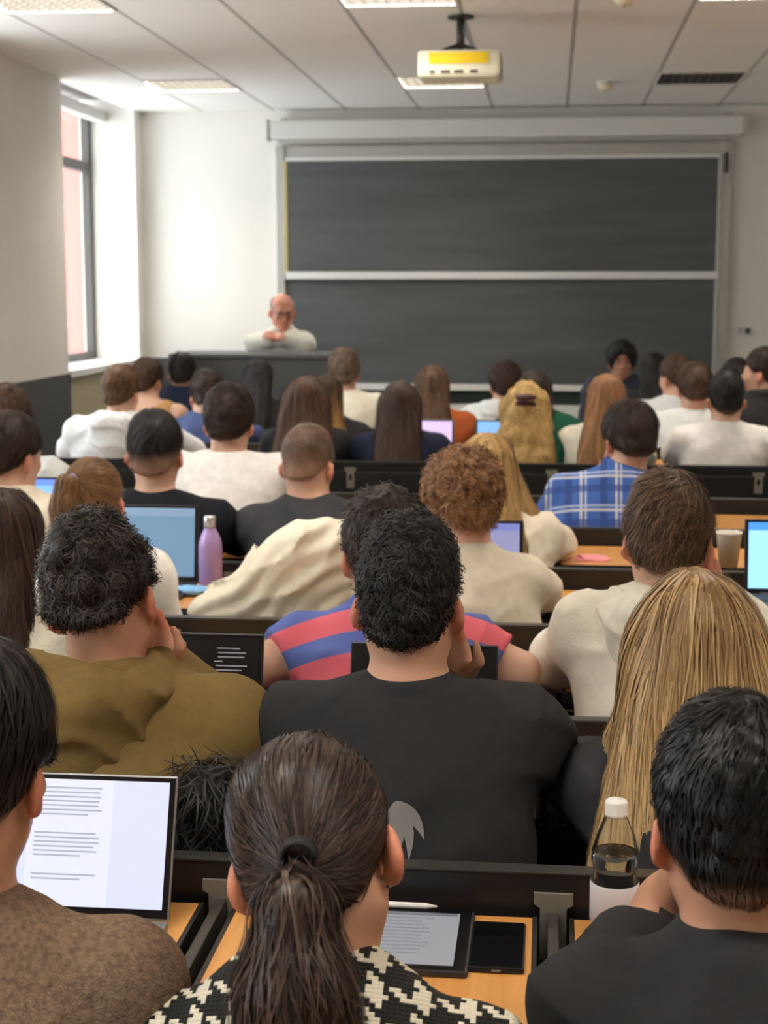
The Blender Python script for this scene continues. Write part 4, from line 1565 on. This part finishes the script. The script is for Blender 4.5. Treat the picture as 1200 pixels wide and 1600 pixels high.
 dict(key='darkgreen', row=8, D=8.4, hx=836, hy=582, tx=852, fem=True, hair='long', hc=DKB, vol=.012, side=.012, strands=500, length=.3, wide=.085, pitch=.15, top_kind='jacket', cloth=c_green, label='dark-haired person in a green jacket behind the blonde clip'),
 dict(key='greytee', row=8, D=8.36, hx=1087, hy=569, tx=1065, hair='short', hc=((48, 34, 26), (112, 84, 64)), vol=.018, side=.014, pitch=.2, top_kind='tee', cloth=c_grey, sw_=.21, drape=.03, strands=700, label='brown-haired person in a pale grey tee'),
 # ---- foremost row
 dict(key='navyman', row=10, D=9.96, hx=285, hy=552, tx=277, hair='short', hc=BLK, vol=.016, side=.008, pitch=.1, top_kind='jacket', cloth=c_navy, strands=400, armL='lap', armR='lap', hipy=9.76, label='black-haired person in a navy jacket, front left'),
 dict(key='greycurls', row=9, D=9.16, hx=537, hy=546, tx=556, hair='short', hc=((70, 56, 46), (150, 128, 108)), vol=.022, side=.014, curl=.006, curlf=170, pitch=.1, yaw=.15, top_kind='long', cloth=c_cream, strands=700, scurl=1, jit=.8, base=.35, label='person with greyish brown curls in a cream shirt, front row'),
 dict(key='blackjumper', row=10, D=9.96, hx=1022, hy=553, tx=1018, fem=True, hair='long', hc=((16, 14, 15), (60, 56, 58)), vol=.012, side=.012, length=.24, wide=.085, pitch=.1, top_kind='jacket', cloth=c_black, strands=300, armL='lap', armR='lap', hipy=9.76, label='black-haired person in black, just right of the woolly-haired face'),
 dict(key='brownear', row=9, D=9.1, hx=1056, hy=556, tx=1050, hair='short', hc=BRN, vol=.014, side=.008, pitch=.15, yaw=.7, top_kind='tee', cloth=c_grey, strands=400, label='brown-haired man with his head turned left, behind the grey tee'),
 dict(key='darkbehind', row=9, D=9.16, hx=1152, hy=562, tx=1152, hair='short', hc=BLK, vol=.014, side=.01, pitch=.15, top_kind='tee', cloth=c_black, strands=300, label='dark-haired person mostly hidden between white tee and black jacket'),
]
INFO = {}
for i, sp in enumerate(crowd):
    D = sp['D']
    sp['seed'] = 11 + i * 7
    sp.setdefault('res', .0062 if D < 2 else .0075 if D < 3 else .0095 if D < 4.5 else .0115 if D < 6 else .014)
    sp.setdefault('hres', .0045 if D < 2 else .005 if D < 3 else .0065 if D < 4.5 else .008 if D < 6 else .010)
    if D > 3.5:
        sp.setdefault('sw', .0012 * D / 3.0)
    INFO[sp['key']] = person(sp)

# ------------------------------------------------------------------ lecturer, his desk and the assistant
YDK = 10.2
da, db = at(266, 553, YDK), at(512, 553, YDK)
struct(box('trim_1', (XL + .02, YDK - .03, 0), (db.x + .02, Y1 - .02, .40), plain('platform_grey_lino', (84, 84, 82), .6)))
dk = tag(empty('lecturer_desk', ((da.x + db.x) / 2, YDK, .40)), 'long dark grey lecturer desk in front of the blackboard', 'desk')
hwd = (db.x - da.x) / 2
zt_ = da.z - .40
m_desk = plain('desk_grey_laminate', (84, 86, 87), .5, var=.06)
box('front_panel', (-hwd, 0, .02), (hwd, .025, zt_ - .03), m_desk, dk, .003)
box('desk_top', (-hwd - .01, -.02, zt_ - .03), (hwd + .01, .62, zt_), m_desk, dk, .005)
for s in (-1, 1):
    box('side_panel', (s * (hwd - .012) - .012, .025, .0), (s * (hwd - .012) + .012, .60, zt_ - .03), m_desk, dk, .002)


def simple_chair(loc, rz, lb, mat):
    c = tag(empty('chair', loc, rz), lb, 'chair')
    obj('seat', bm_box(bmesh.new(), (0, 0, .425), (.42, .40, .03), bev=.01), mat, c)
    obj('backrest', bm_box(bmesh.new(), (0, -.20, .68), (.40, .02, .22), bev=.008), mat, c)
    for sx in (-1, 1):
        obj('leg', bm_tube(bmesh.new(), [(sx * .18, .17, .42), (sx * .19, .19, 0)], .012, 8), m_darkmetal, c)
        obj('leg', bm_tube(bmesh.new(), [(sx * .18, -.20, .78), (sx * .18, -.19, .42), (sx * .19, -.22, 0)], .012, 8), m_darkmetal, c)


lec = dict(key='lecturer', row=None, D=10.72, hx=441, hy=459, tx=438, face=PI, hipy=10.92, base_z=.40, dz=zt_, hair='short', bald=True, hc=((150, 132, 120), (206, 194, 184)), vol=.003, side=.004,
           pitch=.25, yaw=.35, nkz=.02, sw_=.165, armL=((-.185, .17, zt_ + .05), (-.035, .30, zt_ + .085), (.5, .6, .3), (-.6, .3, .6)), armR=((.185, .17, zt_ + .05), (.035, .29, zt_ + .08), (-.5, .6, .3), (.6, .3, .6)), top_kind='long', cloth=cloth('sage_grey_shirt', (224, 224, 214)), collar=True, skin=(226, 158, 134), strands=300, slen=.003, nape=-.06, deskd=.4,
           res=.009, hres=.007, seed=901, label='bald lecturer in a pale shirt and glasses leaning on his desk')
INFO['lecturer'] = person(lec)
asst = dict(key='assistant', row=None, D=10.7, hx=972, hy=534, tx=975, face=PI, hipy=10.88, hair='short', hc=((12, 11, 12), (44, 42, 44)), afro=True, front=.078, vol=.022, side=.026, curl=.007, curlf=170, nape=-.115, pitch=.0, yaw=.05,
            armL='lap', armR='lap', top_kind='jacket', cloth=cloth('dark_blue_grey_jacket', (58, 64, 76)), skin=(190, 134, 112), strands=1200, slen=.005, scurl=1.3, jit=.9, lift=2, res=.009, hres=.008, seed=907,
            label='person with woolly black hair facing the class from the front')
INFO['assistant'] = person(asst)
simple_chair((at(438, 500, 10.7).x, 10.93, .40), PI, 'plain dark chair behind the lecturer desk', m_black)
simple_chair((at(975, 600, 10.7).x, 10.89, 0), PI, 'plain dark chair under the woolly-haired person facing the class', m_black)


def ringmesh(bm, c, R_, major, minor, seg=20):
    pts = [Vector(c) + Vector(R_ @ V(major * math.cos(2 * PI * i / seg), 0, major * .8 * math.sin(2 * PI * i / seg))) for i in range(seg + 1)]
    bm_tube(bm, pts, minor, 6)


for key, spec in (('lecturer', 1), ('assistant', 0)):
    o, Hc, R, Nk, hs, arms = INFO[key]
    def LH(x, y, z):
        return Vector(Hc + R @ (V(x, y, z) * hs))
    b = bmesh.new()
    for s in (-1, 1):
        bmesh.ops.create_uvsphere(b, u_segments=10, v_segments=8, radius=.0075, matrix=Matrix.Translation(LH(s * .032, .094, -.001)))
    obj('eyes', b, plain('eye_dark', (30, 24, 22), .2), o, True)
    b = bmesh.new()
    for s in (-1, 1):
        bm_tube(b, [LH(s * .014, .100, .020), LH(s * .034, .098, .026), LH(s * .052, .080, .020)], .004, 6)
    obj('eyebrows', b, plain('brow_%s' % key, (150, 132, 120) if spec else (22, 18, 18), .8), o, True)
    if spec:
        b = bmesh.new()
        for s in (-1, 1):
            ringmesh(b, LH(s * .033, .112, -.002), R, .024, .0022)
            bm_tube(b, [LH(s * .056, .108, .004), LH(s * .08, .03, .006), LH(s * .082, -.02, .0)], .0022, 6)
        bm_tube(b, [LH(-.011, .114, .004), LH(.011, .114, .004)], .0022, 6)
        obj('glasses', b, plain('glasses_frame', (60, 56, 54), .3, metal=.6), o, True)

# hair ties and clip
for key, pos, rad, rgb in (('ponytail', (.012, -.126, -.024), .017, (24, 24, 26)), ('blondepony', (-.03, -.107, .053), .014, (168, 150, 204))):
    o, Hc, R, Nk, hs, arms = INFO[key]
    c0 = Vector(Hc + R @ (V(*pos) * hs))
    b = bmesh.new()
    for j in range(4):
        ax_ = Vector((0, -1, -.35 + .08 * j)).normalized()
        q = ax_.to_track_quat('Z', 'Y').to_matrix()
        cc = c0 + ax_ * (.0045 * j - .006)
        bm_tube(b, [cc + q @ Vector((rad * math.cos(a), rad * math.sin(a), 0)) for a in np.linspace(0, 2 * PI, 25)], .0035, 6)
    obj('hair_tie', b, plain('hair_tie_' + key, rgb, .7), o, True)
o, Hc, R, Nk, hs, arms = INFO['blondeclip']
b = bmesh.new()
for sz in (0, 1):
    for j in range(7):
        x = -.042 + .014 * j
        y = -.128 - .030 * math.sin(PI * (j + .5) / 7)
        z0, z1 = (.052, .030) if sz else (.006, .024)
        bm_tube(b, [Vector(Hc + R @ (V(x, y + .012, z0) * hs)), Vector(Hc + R @ (V(x, y - .008, (z0 + z1) / 2) * hs)), Vector(Hc + R @ (V(x * .9, y - .010, z1) * hs))], [.006, .008, .005], 6)
    bm_tube(b, [Vector(Hc + R @ (V(-.05 + .0125 * j, -.118 - .030 * math.sin(PI * j / 8), .050 if sz else .008) * hs)) for j in range(9)], .009, 8)
obj('hair_clip', b, plain('clip_maroon', (84, 40, 44), .35), o, True)
# collar of a white blouse under the houndstooth sweater
o, Hc, R, Nk, hs, arms = INFO['ponytail']
G = Grid(Nk - .16, Nk + .16, .0055)
RC = np.array(Vector((0, -.25, 1)).normalized().to_track_quat('Z', 'Y').to_matrix())
G.put(torus(Nk + V(0, .018, .052), RC, .058, .013), .01)
G.put(torus(Nk + V(0, .006, .034), RC, .080, .016, 1.15), .025)
v, q = G.mesh()
link(bpy.data.objects.new('blouse_collar', np_mesh('blouse_collar', relax(v, q, 1), q, c_cream)), o)
# pale plume print on the back of the black tee, laid on the cloth
from mathutils.bvhtree import BVHTree
o, Hc, R, Nk, hs, arms = INFO['blacktee']
shirt = [c for c in o.children if c.name.startswith('t_shirt')][0]
sm = shirt.data
tree = BVHTree.FromPolygons([v.co[:] for v in sm.vertices], [p.vertices[:] for p in sm.polygons])
b = bmesh.new()
pcx, pcz = at(618, 1252, 2.25).x - o.location.x, at(618, 1252, 2.25).z
for a_, ln, wd in ((-.25, .062, .017), (-.75, .074, .016), (-1.15, .082, .016), (-1.55, .088, .015), (-1.95, .080, .014)):
    rows = []
    for i in range(9):
        t = i / 8
        an = a_ - .5 * t
        cx, cz = pcx + ln * t * math.cos(an), pcz + ln * t * math.sin(an) - .01 * t
        ww = wd * math.sin(PI * (.08 + .9 * t)) * .55
        px, pz = -math.sin(an) * ww, math.cos(an) * ww
        r_ = []
        for k in (-1, -.5, 0, .5, 1):
            hit = tree.ray_cast(Vector((cx + k * px, -1, cz + k * pz)), Vector((0, 1, 0)))
            if hit[0] is not None:
                r_.append(b.verts.new(hit[0] + Vector((0, -.0022, 0))))
        rows.append(r_)
    for r0, r1 in zip(rows, rows[1:]):
        if len(r0) == 5 and len(r1) == 5:
            for k in range(4):
                b.faces.new((r0[k], r0[k + 1], r1[k + 1], r1[k]))
obj('back_print', b, plain('print_grey', (132, 130, 130), .8), shirt, True)

# ------------------------------------------------------------------ laptops
m_silver = plain('laptop_silver', (176, 176, 180), .35, metal=.8)
m_dgrey = plain('laptop_dark_grey', (70, 70, 74), .4, metal=.6)
m_bezel = plain('laptop_bezel_black', (16, 16, 18), .25)
m_keys = plain('key_black', (38, 32, 42), .5)


def laptop(X, Y, lb, screen, w=.31, hgt=.205, tilt=.30, body=None, near=False, z=ZD, rz=0.0, page=None):
    body = body or m_silver
    t = tag(empty('laptop', (X, Y, z), rz), lb, 'laptop', 'open laptops on the desks')
    obj('base', bm_box(bmesh.new(), (0, -.11, .008), (w, .22, .014), bev=.004), body, t)
    kb = bmesh.new()
    if near:
        for r in range(5):
            for c in range(13):
                bm_box(kb, (-w / 2 + .03 + c * (w - .06) / 12, -.035 - r * .02, .0165), ((w - .06) / 12 * .84, .016, .003))
    else:
        for r in range(4):
            bm_box(kb, (0, -.04 - r * .024, .0165), (w - .05, .018, .002))
    obj('keyboard', kb, m_keys, t)
    obj('trackpad', bm_box(bmesh.new(), (0, -.175, .0155), (.1, .065, .002)), m_dgrey, t)
    Rx = Euler((-tilt, 0, 0)).to_matrix()
    lid = obj('lid', bm_box(bmesh.new(), (0, .003, hgt / 2), (w, .006, hgt), bev=.0025), body, t, loc=(0, .002, .014))
    lid.rotation_euler = (-tilt, 0, 0)
    obj('bezel', bm_box(bmesh.new(), (0, -.0008, hgt / 2), (w - .006, .002, hgt - .006)), m_bezel, lid)
    sw, sh = w - .022, hgt - .024
    obj('screen', bm_box(bmesh.new(), (0, -.0022, hgt / 2 + .003), (sw, .0012, sh)), screen, lid)
    if page:
        page(lid, sw, sh, hgt / 2 + .003)
    obj('hinge', bm_tube(bmesh.new(), [(-w * .35, .003, .013), (w * .35, .003, .013)], .005, 8), m_dgrey, t, True)
    return t


def flat(lid, name, x0, x1, z0, z1, mat, y=-.0036):
    return obj(name, bm_box(bmesh.new(), ((x0 + x1) / 2, y, (z0 + z1) / 2), (x1 - x0, .0008, z1 - z0)), mat, lid)


def doc_page(lid, sw, sh, zc):
    pgm = emit('page_white', (216, 219, 236), 0.36)
    flat(lid, 'page', -sw * .20, sw * .22, zc - sh / 2, zc + sh / 2, pgm)
    rr = random.Random(3)
    b = bmesh.new()
    z = zc + sh / 2 - .012
    for para, nl in ((0, 7), (1, 6), (2, 2)):
        for j in range(nl):
            e = (.17 if j < nl - 1 else .10) - rr.random() * .03
            bm_box(b, ((-.165 + e) * sw / 2, -.0046, z), (sw * (e + .165), .0005, .0022))
            z -= .0062
        z -= .020
    obj('text_lines', b, emit('page_grey_text', (168, 170, 186), 0.34), lid)


def code_page(lid, sw, sh, zc):
    rr = random.Random(5)
    b = bmesh.new()
    z = zc + sh / 2 - .02
    for j in range(16):
        e = .015 + rr.random() * .05
        x = sw * .18 + rr.random() * .015
        bm_box(b, (x + e / 2, -.0046, z), (e, .0005, .002))
        z -= .0085
    obj('text_lines', b, emit('code_text', (190, 186, 190), 0.15), lid)


def panel_page(rgb, s):
    def f(lid, sw, sh, zc):
        flat(lid, 'title_bar', -sw / 2, sw / 2, zc + sh * .38, zc + sh * .5, emit('bar_%d_%d_%d' % rgb, rgb, s * .42))
    return f


laptop(-.672, DR[0] - .14, 'open silver laptop showing a text document on the nearest desk', emit('screen_lilac_grey', (196, 200, 226), 0.42), .31, .200, .36, near=True, page=doc_page)
laptop(-.70, DR[1] - .10, 'dark laptop with code lines in front of the olive hoodie', emit('screen_near_black', (18, 18, 22), 0.13), .31, .215, .25, body=m_dgrey, page=code_page)
laptop(-.232, DR[1] - .10, 'laptop with a black screen in front of the black tee', emit('screen_black', (8, 10, 16), 0.08), .285, .205, .25, body=m_dgrey)
laptop(-.225, 4.46, 'laptop with a dim lavender screen right of the ginger curls', emit('screen_lavender', (140, 142, 180), 0.38), .31, .20, .2, body=m_dgrey, page=panel_page((120, 128, 190), .9))
laptop(-1.205, 4.46, 'laptop with a grey-blue screen beside the lavender bottle', emit('screen_slate', (108, 140, 166), 0.38), .32, .23, .15, body=m_dgrey, page=panel_page((128, 152, 178), .9))
laptop(.725, 4.46, 'laptop with a bright sky-blue screen at the right edge', emit('screen_sky', (150, 208, 250), 0.50), .31, .215, .15, body=m_dgrey, page=panel_page((70, 140, 240), 1.2))
laptop(-1.80, 5.26, 'laptop with a bright blue screen by the cream shirt, left edge', emit('screen_blue', (120, 170, 246), 0.50), .31, .21, .2, body=m_dgrey, page=panel_page((96, 130, 240), 1.2))
laptop(-.63, 7.95, 'small laptop with a pinkish lilac screen before the rust sweater', emit('screen_pink', (214, 190, 236), 0.42), .28, .2, .15)
laptop(-.24, 7.95, 'small laptop with a pale blue screen left of the hair clip', emit('screen_pale_blue', (132, 180, 240), 0.42), .28, .2, .15)

# ------------------------------------------------------------------ things on the nearest desk
t = tag(empty('tablet', (-.225, DR[0] - .145, ZD)), 'grey tablet showing notes on the desk beside the phone', 'tablet')
obj('case', bm_box(bmesh.new(), (0, 0, .005), (.262, .20, .009), bev=.004), m_dgrey, t)
obj('glass', bm_box(bmesh.new(), (0, 0, .0102), (.254, .192, .0016), bev=.0006), m_bezel, t)
obj('screen', bm_box(bmesh.new(), (0, -.002, .0114), (.222, .168, .0008)), emit('tablet_screen', (160, 162, 168), 0.24), t)
b = bmesh.new()
for j in range(11):
    bm_box(b, (-.01 + .012 * math.sin(j * 3.1), .062 - j * .0115, .0121), (.17 - .03 * ((j * 7) % 4) / 3, .0035, .0006))
obj('text_lines', b, emit('tablet_text', (140, 142, 150), 0.25), t)
obj('toolbar', bm_box(bmesh.new(), (0, .076, .0121), (.215, .008, .0006)), emit('tablet_toolbar', (120, 122, 130), 0.21), t)
st = tag(obj('stylus', bm_tube(bmesh.new(), [(-.345, DR[0] - .0485, .8055), (-.165, DR[0] - .0485, .8055), (-.148, DR[0] - .0485, .8055)], [.0045, .0045, .0012], 12), m_whitetrim, None, True), 'white stylus lying along the top edge of the tablet', 'stylus')
ph_ = tag(empty('phone', (-.058, DR[0] - .15, ZD)), 'black smartphone lying face up on the beech desk', 'phone')
obj('body', bm_box(bmesh.new(), (0, 0, .0045), (.074, .150, .008), bev=.0035), plain('phone_frame', (40, 40, 44), .3, metal=.5), ph_)
obj('screen', bm_box(bmesh.new(), (0, 0, .0088), (.069, .144, .001), bev=.0004), plain('phone_glass', (8, 9, 12), .08), ph_)
obj('port', bm_box(bmesh.new(), (0, -.0752, .0045), (.012, .001, .003)), m_brk, ph_)

# water bottle
m_pet, n_, l_, b_ = new_mat('clear_plastic')
b_.inputs['Base Color'].default_value = (.96, .98, .98, 1)
b_.inputs['Roughness'].default_value = .06
b_.inputs['Transmission Weight'].default_value = 1
b_.inputs['IOR'].default_value = 1.12
m_water, n_, l_, b_ = new_mat('water')
b_.inputs['Base Color'].default_value = (.95, .98, .98, 1)
b_.inputs['Roughness'].default_value = .02
b_.inputs['Transmission Weight'].default_value = 1
b_.inputs['IOR'].default_value = 1.2
bt = tag(empty('water_bottle', (at(961, 1350, DR[0] - .10).x, DR[0] - .10, ZD)), 'half-empty clear plastic water bottle with a white cap', 'bottle')
prof = [(0, 0), (.026, 0), (.031, .006), (.031, .018), (.029, .022), (.031, .027), (.032, .05), (.0325, .085), (.030, .093), (.0275, .099), (.030, .105), (.0325, .115), (.032, .128), (.026, .150), (.018, .170), (.0135, .182), (.0135, .186)]
inner = [(r - .0012, z) for r, z in prof[1:]]
obj('body', bm_lathe(bmesh.new(), prof + [(r, max(z, .0015)) for r, z in inner[::-1]] + [(0, .0015)], 40), m_pet, bt, True)
obj('water', bm_lathe(bmesh.new(), [(0, .003), (.024, .003)] + [(r - .0024, z) for r, z in prof[2:13] if z > .005] + [(.0285, .128), (0, .128)], 40), m_water, bt, True)
obj('cap', bm_lathe(bmesh.new(), [(0, .178), (.0155, .178), (.0158, .182), (.0152, .183), (.0156, .197), (.014, .200), (0, .200)], 28), m_whitetrim, bt, True)
obj('label_band', bm_lathe(bmesh.new(), [(.0327, .030), (.0336, .031), (.0338, .084), (.0327, .086)], 40), plain('bottle_label', (226, 224, 230), .4, var=.03), bt, True)

# faux-fur jacket over the backrest between olive hoodie and black tee
rs = np.random.RandomState(77)
FY = DR[0] - 2.2
G = Grid(V(-.64, 2.20, .40), V(-.38, 2.50, 1.02), .009)
G.put(ell(V(-.515, 2.31, .86), V(.065, .05, .09)), .03)
G.put(ell(V(-.50, 2.32, .70), V(.085, .07, .16)), .04)
G.put(ell(V(-.50, 2.33, .53), V(.09, .09, .08)), .04)
G.F += .010 * sines(*G.axes(), 60, 4, 5).astype(np.float32)
G.cut(V(0, 0, .437), V(0, 0, -1), .01)
G.cut(V(0, 2.222, 0), V(0, -1, 0), .01)
v, q = G.mesh()
v = relax(v, q, 1)
sel = rs.randint(0, len(v), 5000)
P0 = v[sel]
Pp, Nn = march(G, P0, lambda p: np.tile(V(.1, 0, -1), (len(p), 1)), 5, .007 + .006 * rs.rand(len(P0)), .002 + .016 * rs.rand(len(P0)), rs, .7, 2.0)
Pp[:, :, 1] = np.maximum(Pp[:, :, 1], 2.22)
rv, rq = ribbons(Pp, Nn, .001 * (.6 + rs.rand(len(P0))))
m_fur = hair_mat((10, 10, 11), (52, 52, 54), (20, 20, 20), .5)
fu = bpy.data.objects.new('fur_jacket', np_mesh('fur_jacket', np.concatenate([v, rv]), np.concatenate([q, rq + len(v)]), m_fur, {'tone': np.concatenate([np.full(len(v), .1), np.repeat(rs.rand(len(P0)) * .7, 10)]), 'fade': np.zeros(len(v) + len(rv))}))
link(fu)
fu.location = (.0, FY, 0)
tag(fu, 'shaggy black fur jacket hanging on the seat between olive hoodie and black tee', 'jacket')

# cream coat heaped on a seat behind the striped polo
G = Grid(V(-1.02, 3.82, .40), V(-.38, 4.25, 1.16), .009)
G.put(ell(V(-.64, 4.0, .90), V(.17, .12, .165)), .03)
G.put(cone(V(-.56, 3.97, 1.0), V(-.90, 3.97, .82), .075, .06), .06)
G.put(cone(V(-.50, 4.0, .98), V(-.44, 4.0, .80), .07, .06), .05)
G.put(ell(V(-.68, 4.0, .66), V(.24, .14, .24)), .06)
X, Y, Z = G.axes()
u_ = X * .62 - Z * .78
w_ = X * .78 + Z * .62
ridge = lambda a: 1.6 * (1 - np.abs(np.sin(a))) ** 1.8 - .6
fold = -ridge(u_ * 34 + 1.4 * np.sin(w_ * 13 + Y * 9) + 1.0) * (.6 + .4 * np.sin(w_ * 17 + u_ * 11)) - .7 * ridge(u_ * 61 + 1.5 * np.sin(w_ * 19) + Y * 20) * (.5 + .5 * np.sin(w_ * 11 + 2)) + 0 * np.sin(u_ * 62 + 2.4 * np.sin(w_ * 13 + Y * 9) + 1.0) * (.55 + .45 * np.sin(w_ * 17 + u_ * 11)) + .6 * np.sin(u_ * 118 + 2 * np.sin(w_ * 21) + Y * 20)
G.F += (.013 * fold).astype(np.float32)
G.cut(V(0, 0, .437), V(0, 0, -1), .01)
G.cut(V(0, 3.822, 0), V(0, -1, 0), .02)
v, q = G.mesh()
co = bpy.data.objects.new('coat', np_mesh('coat', relax(v, q, 1), q, cloth('cream_padded_coat', (236, 228, 206), .8, .15)))
link(co)
tag(co, 'crumpled cream coat heaped over a seat, left of the striped polo', 'coat')

# ------------------------------------------------------------------ small things on the desks behind
lv = tag(empty('drinking_flask', (-.997, 4.43, ZD)), 'lavender metal drinking flask with a silver cap', 'flask')
obj('body', bm_lathe(bmesh.new(), [(0, 0), (.032, 0), (.035, .004), (.035, .125), (.033, .145), (.025, .168), (.018, .180), (.0165, .188), (0, .188)], 32), plain('lavender_enamel', (178, 150, 206), .35, metal=.2), lv, True)
obj('cap', bm_lathe(bmesh.new(), [(0, .186), (.018, .186), (.0185, .19), (.0185, .216), (.0165, .22), (0, .22)], 28), plain('flask_steel', (200, 198, 196), .25, metal=.9), lv, True)
cu = tag(empty('paper_cup', (.582, 4.97, ZD)), 'white paper coffee cup on the fifth bench', 'cup')
obj('wall', bm_lathe(bmesh.new(), [(0, .002), (.028, .002), (.029, 0), (.040, .108), (.042, .110), (.042, .114), (.039, .114), (.0385, .108), (.0275, .006), (0, .006)], 32), plain('paper_white', (232, 228, 216), .7), cu, True)
obj('coffee', bm_lathe(bmesh.new(), [(0, .06), (.0332, .06)], 32), plain('coffee_brown', (60, 36, 22), .2), cu)
np_ = bmesh.new()
bm_box(np_, (0, 0, .002), (.10, .09, .004), bev=.0015)
bm_box(np_, (.01, .005, .006), (.09, .08, .004), Euler((.05, .04, .3)).to_matrix(), .0015)
tag(obj('pink_napkin', np_, plain('pink_paper', (236, 150, 156), .8), None, False, (.145, 5.06, ZD)), 'folded pink paper napkin on the desk ahead of the cream hoodie', 'napkin')
hl = tag(empty('highlighter', (-.752, 3.72, ZD)), 'yellow highlighter pen lying by the rail', 'pen')
obj('barrel', bm_tube(bmesh.new(), [(-.05, 0, .009), (.03, .004, .009)], .008, 12), plain('highlighter_yellow', (236, 226, 40), .5), hl, True)
obj('pen_cap', bm_tube(bmesh.new(), [(.03, .004, .009), (.06, .0055, .009)], .009, 12), plain('highlighter_cap', (224, 206, 20), .5), hl, True)
G = Grid(V(-.09, -.06, -.01), V(.09, .06, .05), .005)
G.put(ell(V(0, 0, .014), V(.06, .035, .012)), .01)
G.put(cone(V(-.04, 0, .015), V(.05, .02, .02), .01, .006), .01)
G.F += .006 * sines(*G.axes(), 120, 9, 5).astype(np.float32)
G.cut(V(0, 0, .001), V(0, 0, -1), .004)
v, q = G.mesh()
mk = link(bpy.data.objects.new('face_mask', np_mesh('face_mask', relax(v, q, 1), q, cloth('mask_blue', (130, 180, 226)))))
mk.location = (-1.04, 4.33, ZD)
tag(mk, 'crumpled light blue cloth beside the lavender flask', 'cloth')
pc_ = tag(empty('pencil_case', (-1.10, 4.235, ZD)), 'flat black pouch on the desk edge near the lavender flask', 'pouch')
obj('body', bm_box(bmesh.new(), (0, 0, .012), (.10, .12, .022), bev=.008), plain('pouch_black', (34, 36, 42), .8), pc_)
obj('zip', bm_tube(bmesh.new(), [(-.04, .04, .0235), (.04, .04, .0235)], .0015, 6), m_brk, pc_)
wp_ = tag(empty('phone', (-.118, 5.16, ZD)), 'white phone propped upright beside the plaid shirt', 'phone')
b = bm_box(bmesh.new(), (0, 0, .078), (.072, .008, .15), Euler((-.12, 0, 0)).to_matrix(), .003)
obj('body', b, plain('phone_white', (220, 236, 238), .3), wp_)
obj('stand', bm_box(bmesh.new(), (0, .012, .012), (.05, .05, .024), bev=.004), m_black, wp_)
